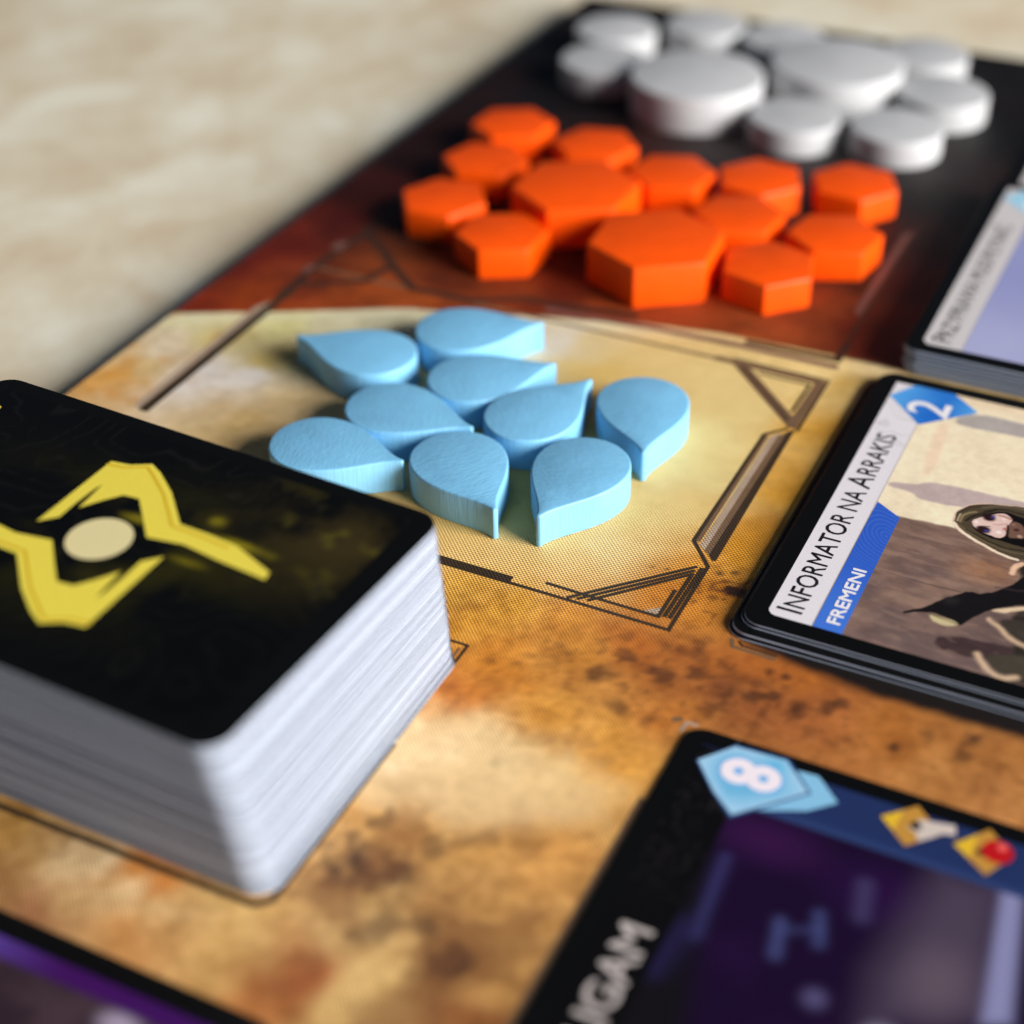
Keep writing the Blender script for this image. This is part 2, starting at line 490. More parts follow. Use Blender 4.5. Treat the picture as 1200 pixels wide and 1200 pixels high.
ART = {'wallband':[(-35.48,182.44),(-32.3,182.81),(-30.8,184.41),(-27.47,184.86),(-19.06,185.0),(-14.54,185.35),(-14.1,183.14),(-17.68,182.86),(-25.29,180.55),(-27.42,180.09),(-30.6,180.02),(-32.25,181.22),(-35.29,181.07)],'topblock':[(-31.41,200.82),(-28.95,203.98),(-22.14,203.86),(-16.26,203.78),(-15.58,200.21),(-21.38,200.25),(-23.31,200.15),(-29.89,199.51)],'peach':[(-33.13,198.82),(-31.32,199.65),(-30.49,186.2),(-32.04,185.48)],'groundline':[(-33.42,175.06),(-32.12,175.15),(-25.19,175.63),(-22.2,175.35),(-17.81,175.07)],'slab':[(-21.54,154.36),(-11.9,155.6),(-8.24,156.09),(-7.7,153.34),(-11.31,152.85),(-16.79,151.5),(-21.57,151.55)],'crack':[(-31.2,163.06),(-26.04,162.89),(-21.05,163.02)],'hood':[(-25.36,176.26),(-25.77,178.46),(-25.38,180.34),(-23.49,182.24),(-20.4,183.49),(-17.95,184.13),(-14.2,184.54),(-11.85,172.69),(-15.92,172.81),(-16.37,172.04),(-17.92,172.33),(-20.64,173.33),(-24.13,175.19)],'hoodin':[(-25.09,178.06),(-24.7,179.68),(-23.35,181.64),(-20.27,182.94),(-17.74,183.14),(-14.52,182.95),(-12.69,173.86),(-16.36,173.72),(-19.03,174.53),(-22.57,176.14),(-24.17,176.93)],'hoodblack':[(-23.65,178.0),(-23.02,179.13),(-21.17,181.19),(-19.4,181.89),(-17.32,181.17),(-14.66,180.51),(-13.63,175.44),(-16.11,175.43),(-18.61,175.42),(-20.48,175.36),(-22.26,175.93)],'face':[(-23.43,177.87),(-22.69,179.4),(-21.41,179.99),(-20.72,180.91),(-19.04,180.85),(-17.76,180.25),(-16.57,178.22),(-16.8,176.95),(-18.15,176.79),(-19.25,176.05),(-20.1,175.89),(-21.27,176.04),(-22.32,176.72)],'eyes':[(-21.51,179.83),(-21.08,179.96),(-21.47,176.89),(-21.12,176.76)],'nose':[(-19.86,181.07),(-18.55,180.36),(-19.13,178.91),(-18.5,177.79),(-18.86,176.0)],'lips':[(-18.66,179.13),(-17.3,179.28),(-16.89,177.37),(-17.9,177.37)],'arm':[(-26.64,156.14),(-23.97,158.68),(-22.98,160.79),(-20.97,162.72),(-20.43,163.64),(-18.53,163.69),(-15.95,166.56),(-14.84,169.46),(-11.64,173.36),(-10.06,165.32),(-13.67,163.97),(-16.72,161.57),(-17.44,160.59),(-18.96,158.27),(-19.48,156.59),(-20.16,157.07),(-22.21,157.72),(-23.71,157.66)],'handlight':[(-23.64,157.38),(-22.1,157.29),(-19.83,157.22),(-19.99,156.35),(-21.74,155.85),(-23.0,156.38)],'sleeve':[(-17.2,161.18),(-13.58,163.52),(-10.12,165.62),(-9.82,164.13),(-13.42,162.78),(-15.2,161.46),(-16.59,160.98)],'cloak1':[(-16.33,159.81),(-12.99,160.73),(-9.36,161.78),(-8.13,155.54),(-11.96,155.88),(-13.82,156.87)],'streak1':[(-16.77,159.29),(-15.66,158.52),(-13.82,156.87),(-11.99,156.02),(-9.06,155.71)],'cloak2':[(-16.0,152.77),(-11.66,154.5),(-8.13,155.54),(-7.18,150.66),(-10.65,150.49),(-13.02,149.97),(-14.62,150.71)],'streak2':[(-16.66,152.47),(-15.05,150.21),(-13.07,149.36),(-11.68,150.31)],'shoulder':[(-16.27,169.32),(-16.24,170.88),(-15.57,171.74)]}
CARD8 = {'badge':[(-40.33,123.6),(-37.22,127.74),(-31.41,128.03),(-27.86,124.03),(-34.14,117.44),(-36.99,119.97)],'badge2':[(-30.64,127.67),(-28.0,127.47),(-24.55,123.98),(-27.03,121.46),(-32.11,118.84),(-27.86,124.03)],'rings':[(-35.38,124.0),(-32.8,124.04)],'bandline':[(-30.76,119.48),(-12.89,119.46),(-3.82,118.45)],'gold1':[(-19.77,123.98),(-16.64,127.02),(-12.9,124.14),(-16.25,121.05)],'gold2':[(-12.0,123.48),(-9.15,127.0),(-6.29,124.68),(-7.74,120.85)],'pale':[(-15.11,124.63)],'red':[(-7.82,124.38)],'grey':[(-12.54,119.21),(-6.21,119.73),(-3.3,103.14),(-13.93,98.1),(-14.83,104.07)],'lilac':[(-6.33,120.29),(-4.29,120.64),(-1.88,103.82),(-4.36,102.64)],'glow':[(-32.64,111.61),(-31.87,101.07)],'glow2':[(-24.32,105.81),(-20.86,108.61)],'glow3':[(-18.22,112.84)],'glow4':[(-19.13,99.05)],'artleft':[(-34.68,117.18),(-33.9,95.03),(-33.5,88.8)],'text':[(-37.17,99.73),(-38.86,86.26),(-39.44,98.65),(-35.44,98.81)],'purple':[(-28.05,117.0),(-15.83,115.19)]}
DRIFT = [(-76.5, 111.2), (-74.4, 114.3), (-68.5, 117.5), (-65.3, 119.8), (-60.1, 117.9), (-52.1, 118.7), (-46.4, 116.1), (-47.0, 111.7), (-54.5, 106.5), (-57.9, 105.3), (-64.0, 105.1), (-69.1, 103.1), (-73.5, 103.4)]
SLOT_SHADE = [(-43,147),(-42.6,144.9),(-39.4,144),(-31.2,143),(-26,142.2),(-17,142.3),(60,142.3),(60,212),(-42,212)]

FIGURE = [('p', [(18.49, 29.44), (18.07, 31.63), (18.51, 33.58), (20.4, 35.48), (23.49, 36.76), (25.95, 37.33), (29.7, 37.74), (32.05, 25.89), (28.0, 25.9), (27.54, 25.18), (25.99, 25.49), (23.27, 26.49), (19.8, 28.28)], (74, 63, 46), 0.12, 1), ('l', [(18.58, 31.15), (18.7, 32.77), (19.88, 34.36), (21.49, 35.27)], (62, 50, 36), 0.456, 0.2, 0.9), ('l', [(21.1, 34.73), (23.59, 36.32), (26.1, 36.6), (28.58, 36.98)], (98, 84, 66), 0.349, 0.2, 0.8), ('l', [(21.51, 34.07), (23.75, 35.59), (26.34, 35.46), (28.94, 35.22)], (44, 36, 28), 0.403, 0.2, 0.9), ('l', [(19.26, 30.51), (19.12, 31.69), (19.73, 32.83), (20.63, 33.42)], (142, 122, 88), 0.349, 0.15, 0.8), ('l', [(19.9, 31.04), (20.37, 32.33), (21.61, 33.63), (22.84, 35.05)], (30, 22, 18), 0.322, 0.15, 0.9), ('p', [(20.25, 31.2), (20.88, 32.33), (22.7, 34.5), (24.48, 35.2), (26.53, 34.59), (29.24, 33.71), (30.29, 28.54), (27.84, 28.43), (25.32, 28.52), (23.42, 28.56), (21.64, 29.13)], (16, 11, 12), 0.15, 1), ('l', [(19.45, 29.7), (21.62, 28.12), (24.39, 27.06), (26.71, 26.72), (27.9, 26.98)], (96, 82, 62), 0.403, 0.15, 0.9), ('l', [(20.33, 29.23), (22.93, 27.94), (25.58, 27.33), (27.77, 27.6), (30.44, 27.82)], (34, 27, 22), 0.242, 0.15, 0.9), ('l', [(18.47, 30.14), (18.09, 32.08), (18.63, 33.63), (19.97, 35.09), (22.3, 36.26), (25.97, 37.22), (29.08, 37.69)], (222, 190, 170), 0.174, 0.1, 1), ('l', [(18.6, 29.92), (19.39, 28.91), (20.34, 28.14), (23.23, 26.65), (25.96, 25.61), (27.6, 25.47)], (234, 208, 182), 0.456, 0.12, 1), ('l', [(18.86, 30.56), (18.73, 31.34), (18.86, 32.12)], (200, 176, 144), 0.188, 0.1, 0.8), ('p', [(20.51, 31.09), (20.73, 31.9), (21.56, 32.72), (22.33, 33.31), (23.15, 34.22), (23.97, 34.6), (24.84, 34.24), (25.32, 33.55), (24.98, 32.44), (24.91, 31.23), (25.21, 30.16), (24.95, 29.34), (24.33, 29.0), (23.68, 29.08), (22.75, 29.25), (21.75, 29.72), (20.95, 30.39)], (214, 182, 172), 0.12, 1), ('p', [(24.9, 32.45), (25.49, 33.49), (26.57, 33.22), (27.21, 32.3), (27.62, 30.34), (26.5, 30.01), (25.69, 29.68), (25.26, 30.81)], (108, 80, 66), 0.2, 1), ('b', (26.19, 31.71), (60, 30, 28), 0.57, 0.9), ('b', (26.88, 30.56), (196, 158, 138), 0.436, 0.7), ('b', (25.54, 32.7), (150, 112, 96), 0.403, 0.6), ('l', [(23.53, 33.97), (24.24, 33.96), (25.06, 33.72)], (150, 92, 84), 0.349, 0.15, 0.85), ('l', [(23.23, 31.63), (24.07, 31.83), (24.8, 32.55)], (182, 130, 120), 0.188, 0.15, 0.8), ('l', [(20.83, 31.47), (21.62, 31.36), (22.46, 31.63), (23.2, 32.33)], (206, 168, 156), 0.188, 0.2, 0.6), ('e', (22.4, 32.91), (40, 20, 18), 1.151, 1.051, 1), ('e', (22.35, 30.05), (40, 20, 18), 1.24, 1.051, 1), ('l', [(21.58, 33.21), (22.35, 33.8), (23.07, 33.75)], (40, 20, 18), 0.188, 0.12, 0.9), ('l', [(21.53, 30.14), (22.01, 30.79), (22.86, 30.99)], (50, 28, 26), 0.161, 0.12, 0.9), ('b', (22.82, 33.18), (58, 56, 130), 0.419, 1), ('b', (22.8, 29.95), (58, 56, 130), 0.453, 1), ('b', (24.79, 31.36), (160, 84, 84), 0.503, 0.8), ('b', (24.28, 30.35), (244, 222, 216), 0.57, 0.8), ('b', (21.11, 31.36), (240, 220, 212), 0.503, 0.7), ('b', (24.26, 33.3), (236, 206, 196), 0.436, 0.6), ('l', [(24.9, 32.22), (25.31, 31.18), (25.34, 30.22), (24.97, 29.25), (24.31, 28.81), (23.51, 28.72)], (20, 10, 12), 0.201, 0.12, 0.95)]

# ------------------------------------------------------------------ table
table = mesh_obj('table_top', [(-900, -500, 0), (900, -500, 0), (900, 1200, 0), (-900, 1200, 0),
                               (-900, -500, -30), (900, -500, -30), (900, 1200, -30), (-900, 1200, -30)],
                 [(0, 1, 2, 3), (7, 6, 5, 4), (0, 4, 5, 1), (1, 5, 6, 2), (2, 6, 7, 3), (3, 7, 4, 0)], M_table)
table['kind'] = 'structure'

# ------------------------------------------------------------------ game board
BX0, BX1, BY0, BY1 = -152.2, 130.0, 20.0, 346.5
board = thing('game_board', (0, 0, 0), 'flat board printed with a golden desert and dark frames, under all the tokens and cards', 'game board')
mesh_obj('board_slab', [(BX0, BY0, 0), (BX1, BY0, 0), (BX1, BY1, 0), (BX0, BY1, 0),
                        (BX0, BY0, ZB - .03), (BX1, BY0, ZB - .03), (BX1, BY1, ZB - .03), (BX0, BY1, ZB - .03)],
         [(3, 2, 1, 0), (4, 5, 6, 7), (0, 1, 5, 4), (1, 2, 6, 5), (2, 3, 7, 6), (3, 0, 4, 7)], M_board_side, board)


def idw(x, y, S, p=3.2):
    num = np.zeros(x.shape + (3,))
    den = np.zeros(x.shape)
    for sx, sy, r, g, b in S:
        w = 1.0 / (((x - sx) ** 2 + (y - sy) ** 2 + 3.0) ** (p / 2))
        num += w[..., None] * alb((r, g, b))
        den += w
    return num / den[..., None]


def paint_board(x, y):
    wx = x + 9 * (fbm(x, y, 9, 4, 3.1) - .5)
    wy = y + 9 * (fbm(x, y, 9, 4, 8.4) - .5)
    lo = idw(wx, wy, WATER_SAMPLES)
    hi = idw(wx, wy, SPICE_SAMPLES)
    # painted ridge line between desert panel and red panel
    ridge = np.interp(x, [-152.5, -140, -118, -82, -70, -51, -43, 140], [182.2, 188.1, 199.5, 210.5, 212.6, 213.4, 213.3, 213])
    ridge = ridge + .8 * (fbm(x, y, 6, 3, 1.3) - .5)
    cv = Canvas(x, y, (0, 0, 0))
    # mottling of the painted desert
    t = fbm(x, y, 7, 5, 5.5)
    t2 = fbm(x, y, 1.6, 4, 2.5)
    g = 1 + .42 * (t - .5) + .42 * (t2 - .5)
    calm = sstep(6, -4, sdf_poly(x, y, [(-56, 146), (-56, 204), (-95, 205), (-100, 146)]))
    g = 1 + (g - 1) * (1 - .75 * calm)
    g = g + (.6 * (fbm(x, y, 3.4, 4, 15.2) - .5) + .6 * (fbm(x, y, .9, 3, 21.4) - .5)) * (1 - calm) * sstep(144, 140, y)
    lo = lo * np.stack([g ** .8, g, g ** 1.3], -1)
    hi = hi * .8 * (1 + 1.1 * (fbm(x, y, 6, 5, 9.9) - .5))[..., None]
    a = sstep(-.35, .35, y - ridge)[..., None]
    cv.c = lo * (1 - a) + hi * a
    # pale strip along the ridge
    cv.mix(.55 * sstep(2.6, .3, np.abs(y - ridge + 1.6)) * sstep(-60, -95, x) * (y < ridge), (222, 214, 178))
    # bright drift of sand below the deck outline
    drift = sdf_poly(x, y, DRIFT)
    cv.mix(.55 * sstep(2.6, -2.5, drift + 5 * (t - .5) + 2 * (t2 - .5)), (228, 194, 142))
    # earth specks
    rough = fbm(x, y, 2.2, 4, 4.4)
    for sx, sy, r, op in SPOTS:
        r = r * (1.5 if sy < 106 else 1.0)
        d = np.hypot(x - sx, y - sy) / r + 2.3 * (rough - .5) + .9 * (t2 - .5)
        cv.mix(min(1, op * 1.15) * sstep(1.3, .2, d), (54, 30, 18))
    # finer grit, thick near the corner of the frame and below the panel
    lowz = sstep(112, 100, y) * sstep(-75, -68, x)
    cv.mix(.55 * lowz * sstep(.5, .68, fbm(x, y, 5.5, 4, 12.7)), (116, 72, 36))
    cv.mix(.6 * np.exp(-((x + 66) ** 2 / 18 + (y - 80) ** 2 / 22)) , (140, 70, 30))
    grit = fbm(x, y, 1.1, 3, 6.1)
    zone = np.exp(-((x + 47) ** 2 + (y - 152) ** 2) / 40) * .9 + np.exp(-((x + 44) ** 2 / 500 + (y - 135) ** 2 / 60)) * .6 \
        + np.exp(-((x + 60) ** 2 / 160 + (y - 94) ** 2 / 90)) * .25 + .04 * (y < 141)
    cv.mix(zone * sstep(.56, .74, grit) * (y < ridge), (84, 46, 20))
    # dark card places, the shadow at the pile's near edge painted in with them
    slot_shade = np.minimum(sdf_poly(x, y, SLOT_SHADE), 50)
    cv.mix(sstep(1.0, -.9, slot_shade + .7 * (rough - .5)), (18, 9, 5))
    ochre = fbm(x, y, 4.0, 4, 7.3)
    cv.mix(.5 * sstep(.52, .7, ochre) * sstep(-135, -145, x) * (y < ridge), (196, 132, 52))
    return np.clip(cv.c, .002, .95)


gx = np.r_[np.arange(BX0, 2, .45), np.arange(2, BX1, 4.0), BX1]
gy = np.r_[np.arange(BY0, 64, 4.0), np.arange(64, 236, .45), np.arange(236, BY1, .8), BY1]
grid_sheet('printed_surface', gx, gy, ZB, paint_board, M_board, board)


def ribbon(P, w, dz):
    """flat strip along a polyline; returns verts, faces"""
    P = [np.array(p, float) for p in P]
    V, Fc = [], []
    for i, p in enumerate(P):
        t0 = P[i] - P[i - 1] if i else P[1] - P[0]
        t1 = P[i + 1] - P[i] if i < len(P) - 1 else t0
        t0 = t0 / np.linalg.norm(t0)
        t1 = t1 / np.linalg.norm(t1)
        n = np.array([-(t0 + t1)[1], (t0 + t1)[0]])
        n = n / np.linalg.norm(n)
        k = w / 2 / max(.35, abs(n @ np.array([-t0[1], t0[0]])))
        V += [(*(p + n * k), ZB + dz), (*(p - n * k), ZB + dz)]
        if i:
            a = 2 * i
            Fc.append((a - 2, a - 1, a + 1, a))
    return V, Fc


def line_part(name, P, w, mat, dz, parent=board):
    V, Fc = ribbon(P, w, dz)
    return mesh_obj(name, V, Fc, mat, parent)


def flat_poly(name, P, z, mat, parent, hole=None):
    bm = bmesh.new()
    vs_ = [bm.verts.new((p[0] * MM, p[1] * MM, z * MM)) for p in P]
    bm.faces.new(vs_)
    bmesh.ops.triangulate(bm, faces=bm.faces[:])
    bmesh.ops.recalc_face_normals(bm, faces=bm.faces[:])
    for f in bm.faces:
        if f.normal.z < 0:
            f.normal_flip()
    me = bpy.data.meshes.new(name)
    bm.to_mesh(me)
    bm.free()
    me.materials.append(mat)
    o = bpy.data.objects.new(name, me)
    COL.objects.link(o)
    if parent:
        o.parent = parent
    return o


# printed frame of the desert panel
LN = 'frame_line'
line_part(LN, [(-52.3, 191.2), (-54.9, 188.3), (-55.0, 161.0), (-51.4, 156.6), (-51.35, 143.0), (-68, 143.1), (-100, 143.1)], .55, M_dark_ink, .020)
line_part(LN, [(-88, 143.75), (-72.8, 143.7)], 1.35, M_dark_ink, .030)
line_part(LN, [(-68.6, 145.0), (-62.0, 144.85), (-53.4, 144.8), (-53.4, 150.5)], .5, M_dark_ink, .035)
for k, off in enumerate((0.0, .85, 1.7)):
    line_part(LN, [(-65.0 + off * 1.5, 143.4 + off * .35), (-52.6, 156.0 - off * 1.0)], .5, M_dark_ink, .040 + .005 * k)
line_part(LN, [(-52.6, 154.5), (-52.7, 145.0)], .5, M_dark_ink, .060)
line_part(LN, [(-51.9, 156.0), (-52.0, 145.0)], .5, M_dark_ink, .064)
flat_poly('frame_fill', [(-55.6, 145.1), (-53.7, 145.1), (-53.7, 146.6)], ZB + .033, M_pale_ink, board)
flat_poly('frame_bar', [(-53.9, 160.4), (-53.9, 187.9), (-52.9, 189.9), (-52.9, 159.5)], ZB + .022, M_pale_ink, board)
flat_poly('frame_bar', [(-53.0, 159.6), (-53.0, 188.6), (-52.1, 190.3), (-52.1, 158.9)], ZB + .026, M_mid_ink, board)
flat_poly('frame_bar', [(-52.15, 158.9), (-52.15, 190.2), (-51.3, 191.4), (-50.9, 158.2), (-51.3, 157.9)], ZB + .028, M_dark_ink, board)
line_part(LN, [(-54.45, 161.0), (-54.45, 188.2)], .6, M_mid_ink, .016)
# upper corner of it
line_part(LN, [(-52.0, 191.5), (-51.8, 205.4)], 1.5, M_mid_ink, .030)
line_part(LN, [(-51.6, 205.0), (-68.5, 205.3)], 1.3, M_mid_ink, .035)
line_part(LN, [(-65.0, 205.6), (-52.2, 192.6)], 1.9, M_mid_ink, .040)
line_part(LN, [(-64.0, 204.5), (-53.0, 193.2)], .45, M_dark_ink, .045)
line_part(LN, [(-68, 205.2), (-139.2, 205.2)], .7, M_mid_ink, .020)
line_part(LN, [(-98.5, 208.3), (-89, 208.9), (-81, 209.7), (-66, 210.2), (-50.8, 210.2)], 1.3, M_pink_ink, .020)
line_part(LN, [(-66, 211.8), (-51.6, 212.2), (-51.5, 218)], 1.3, M_red_ink, .025)
# left bar
flat_poly('frame_bar', [(-141.2, 157.0), (-141.2, 189.5), (-139.6, 193), (-139.6, 157.0)], ZB + .022, M_pale_ink, board)
line_part('frame_bar', [(-139.1, 156.5), (-139.0, 197.0)], 1.7, M_dark_ink, .028)
# frame of the red panel
line_part(LN, [(-139.2, 194), (-139.8, 205.5), (-138.0, 219.5), (-139.2, 231.5), (-139.2, 262)], 1.7, M_red_ink, .02)
line_part(LN, [(-139.2, 198.6), (-135.5, 200.8), (-129.5, 204.5), (-128.0, 211), (-131.5, 214.5), (-137.6, 219.5)], 1.5, M_red_ink, .03)
line_part(LN, [(-128, 211), (-121, 205.4), (-110.3, 205.8), (-102.8, 209.8), (-95, 210.6), (-84, 212.2)], 1.5, M_red_ink, .04)
flat_poly('frame_fill', [(-141.0, 203.0), (-139.6, 203.0), (-139.6, 206.0), (-141.0, 205.2)], ZB + .05, M_pink_ink, board)
flat_poly('frame_fill', [(-140.8, 212.0), (-138.9, 212.0), (-138.9, 215.4), (-140.8, 214.8)], ZB + .05, M_pink_ink, board)
flat_poly('frame_bar', [(-53.6, 228.0), (-53.6, 257.0), (-52.3, 259.5), (-52.3, 226.2)], ZB + .022, M_pink_ink, board)
line_part(LN, [(-51.7, 218), (-51.7, 262)], .7, M_red_ink, .03)
line_part(LN, [(-53.2, 195.5), (-53.1, 203.6), (-61.0, 203.7)], .45, M_dark_ink, .052)
line_part(LN, [(-50.9, 191.0), (-50.9, 205.9), (-66, 206.2)], .35, M_dark_ink, .052)
# outline where the deck goes, and the card places
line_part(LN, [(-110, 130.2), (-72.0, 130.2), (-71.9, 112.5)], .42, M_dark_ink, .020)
line_part(LN, [(-71.9, 112), (-71.9, 87.2), (-73.4, 85.9), (-140, 85.3)], .8, M_dark_ink, .024)  # outline whose near run also paints the shadow line under the deck
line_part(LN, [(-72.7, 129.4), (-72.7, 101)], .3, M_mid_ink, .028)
line_part(LN, [(-43.9, 144.8), (-43.4, 143.4), (-38.0, 143.3)], .5, M_mid_ink, .020)
line_part(LN, [(-43.0, 144.6), (-42.4, 144.0), (-38.0, 143.9)], .3, M_dark_ink, .024)
line_part(LN, [(-43.6, 116.0), (-43.6, 84.0), (-43.6, 40)], .8, M_mid_ink, .020)
line_part(LN, [(-43.7, 127.2), (-43.5, 128.9), (-42.2, 129.0)], .45, M_pale_ink, .024)
line_part(LN, [(-44.2, 129.3), (-45.2, 128.6)], .7, M_mid_ink, .024)


# ------------------------------------------------------------------ tokens
def prism(name, outline, h, bev, mat, segs=3):
    """upright die-cut piece with softened rims; local origin at its base"""
    P = np.asarray(outline, float)
    n = len(P)
    e0 = P - np.roll(P, 1, 0)
    e1 = np.roll(P, -1, 0) - P
    nrm = lambda e: np.c_[e[:, 1], -e[:, 0]] / (np.linalg.norm(e, axis=1)[:, None] + 1e-9)
    nn = nrm(e0) + nrm(e1)
    nn /= (np.linalg.norm(nn, axis=1)[:, None] + 1e-9)
    cs = np.clip((nn * nrm(e1)).sum(1), .45, 1)
    nn = nn / cs[:, None]
    prof = []
    for k in range(segs + 1):
        a = math.pi / 2 * k / segs
        prof.append((bev * (1 - math.sin(a)), bev * (1 - math.cos(a))))
    rings = [(i * .6, z * .6) for i, z in prof] + [(i, h - z) for i, z in prof[::-1]]
    V, Fc = [], []
    for ins, z in rings:
        Q = P - nn * ins
        V += [(q[0], q[1], z) for q in Q]
    for r in range(len(rings) - 1):
        for i in range(n):
            j = (i + 1) % n
            Fc.append((r * n + i, r * n + j, (r + 1) * n + j, (r + 1) * n + i))
    Fc.append(tuple(range(n))[::-1])
    Fc.append(tuple(range((len(rings) - 1) * n, len(rings) * n)))
    o = mesh_obj(name, V, Fc, mat)
    me = o.data
    sm = [True] * len(me.polygons)
    sm[-1] = sm[-2] = False
    me.polygons.foreach_set('use_smooth', sm)
    me.set_sharp_from_angle(angle=math.radians(38))
    return o


def drop_outline(r, d, n=22):
    a = np.linspace(np.pi / 2, 3 * np.pi / 2, n)
    arc = np.c_[r * np.cos(a), r * np.sin(a)]
    t = np.linspace(0, 1, n)[:, None]
    P = [np.array(p) for p in ((d, .34), (d - .55 * r, .15 * r), (.92 * r, r), (0, r))]
    up = (1 - t) ** 3 * P[0] + 3 * (1 - t) ** 2 * t * P[1] + 3 * (1 - t) * t * t * P[2] + t ** 3 * P[3]
    lo = up[::-1] * np.array([1, -1])
    return np.r_[up, arc[1:-1], lo, [[d + .12, .17], [d + .12, -.17]][::-1]]


def hex_outline(r, rnd=.5):
    out = []
    for k in range(6):
        a = math.radians(60 * k)
        c = np.array([math.cos(a), math.sin(a)]) * (r - rnd / math.cos(math.radians(30)))
        for q in (-30, -10, 10, 30):
            b = a + math.radians(q)
            out.append(c + rnd * np.array([math.cos(b), math.sin(b)]))
    return out


def circle_outline(r, n=56):
    return [(r * math.cos(2 * math.pi * k / n), r * math.sin(2 * math.pi * k / n)) for k in range(n)]


def place(proto, first, x, y, rz, label, cat, group, z=ZB):
    o = proto if first else proto.copy()
    if not first:
        COL.objects.link(o)
    o.location = (x * MM, y * MM, z * MM)
    o.rotation_euler = (0, 0, math.radians(rz))
    k = 1 + rng.uniform(-.012, .012)
    o.scale = (k, 1 + rng.uniform(-.012, .012), 1 + rng.uniform(-.03, .03))
    return tag(o, label, cat, group)


drop0 = prism('water_drop_token', drop_outline(6.5, 12.85), 4.85, .29, M_blue)
DROPS = [
    (-112.4, 178.2, 181.9, 'blue drop token whose point faces the table edge, leftmost of the back row'),
    (-104.2, 189.6, 33.2, 'blue drop token closest to the orange hexagons'),
    (-95.9, 177.9, 43.7, 'blue drop token in the middle of the pile, point turned to the lone drop'),
    (-102.75, 166.3, .8, 'blue drop token between the half-hidden drop and the middle of the pile'),
    (-83.9, 172.2, 72.6, 'blue drop token beside the lone drop, point aimed at the orange hexagons'),
    (-71.05, 182.3, -67.2, 'blue drop token lying apart from the pile, next to the corner of the frame'),
    (-107.3, 153.9, 5.3, 'blue drop token half hidden behind the tall black card deck'),
    (-88.2, 158.9, -40.4, 'blue drop token with a shaded side just past the corner of the card deck'),
    (-72.3, 164.3, -91.7, 'blue drop token with a brightly lit side, its point toward the lower frame corner'),
]
for i, (x, y, a, lb) in enumerate(DROPS):
    place(drop0, i == 0, x, y, a, lb, 'token', 'blue water drop tokens')

HR, HL = 7.95, 11.4
hex_s = prism('spice_hexagon_token', hex_outline(HR), 5.2, .36, M_orange)
hex_l = prism('large_spice_hexagon_token', hex_outline(HL), 7.3, .4, M_orange)
HEXES = [
    (0, -130.4, 262.0, 27, 'small orange hexagon token at the back corner of its pile near the table edge'),
    (0, -128.0, 245.8, 15, 'small orange hexagon token wedged between the back corner piece and the left piece'),
    (0, -127.4, 228.6, 4, 'small orange hexagon token at the left end of the pile by the dark frame'),
    (0, -112.4, 259.8, 12, 'small orange hexagon token behind the rear large hexagon'),
    (0, -112.2, 220.6, 28, 'small orange hexagon token in front of the rear large hexagon'),
    (0, -95.2, 254.2, 20, 'small orange hexagon token in the gap behind both large hexagons'),
    (0, -80.3, 258.6, -8, 'small orange hexagon token with a bright corner, second along the back row'),
    (0, -64.6, 263.4, -5, 'small orange hexagon token at the far right corner of the pile by the stacked cards'),
    (0, -78.6, 243.2, 22, 'small orange hexagon token touching the rear of the front large hexagon'),
    (0, -68.2, 228.0, -15, 'small orange hexagon token in front, to the right of the large hexagon'),
    (0, -61.8, 242.6, 21, 'small orange hexagon token on the side nearest the rose frame bar'),
    (1, -106.7, 238.4, 28.4, 'large orange hexagon token in the middle of the small ones'),
    (1, -86.6, 225.4, -25.8, 'large orange hexagon token at the front of the pile facing the blue drops'),
]
seen = set()
for big, x, y, a, lb in HEXES:
    p = hex_l if big else hex_s
    place(p, p.name not in seen, x, y, a, lb, 'token', 'orange spice hexagon tokens')
    seen.add(p.name)

disc_s = prism('coin_disc_token', circle_outline(8.6), 5.2, .4, M_grey)
disc_l = prism('large_coin_disc_token', circle_outline(13.1, 72), 7.3, .45, M_grey)
DISCS = [
    (0, -132.5, 316.5, 'small pale grey disc token in the back corner of the board'),
    (0, -128.2, 299.2, 'small pale grey disc token beside the board edge, left of a large disc'),
    (0, -116.0, 326.8, 'small pale grey disc token behind the left large disc'),
    (0, -98.6, 326.2, 'small pale grey disc token squeezed between the two large discs'),
    (0, -83.4, 287.4, 'small pale grey disc token in front between the two large discs'),
    (0, -64.4, 290.2, 'small pale grey disc token at the front right, above the orange hexagons'),
    (0, -60.6, 309.6, 'small pale grey disc token at the far right end of the disc pile'),
    (0, -69.0, 328.5, 'small pale grey disc token at the rear right, touching a large disc'),
    (1, -105.6, 293.6, 'large pale grey disc token nearer the orange hexagons'),
    (1, -82.6, 311.2, 'large pale grey disc token toward the far board edge'),
]
for big, x, y, lb in DISCS:
    p = disc_l if big else disc_s
    place(p, p.name not in seen, x, y, rng.random() * 360, lb, 'token', 'pale grey disc tokens')
    seen.add(p.name)


# ------------------------------------------------------------------ cards
def rr_outline(w, h, r, n=8):
    out = []
    for cx, cy, a0 in ((w / 2 - r, h / 2 - r, 0), (-w / 2 + r, h / 2 - r, 90), (-w / 2 + r, -h / 2 + r, 180), (w / 2 - r, -h / 2 + r, 270)):
        for k in range(n + 1):
            a = math.radians(a0 + 90 * k / n)
            out.append((cx + r * math.cos(a), cy + r * math.sin(a)))
    return out


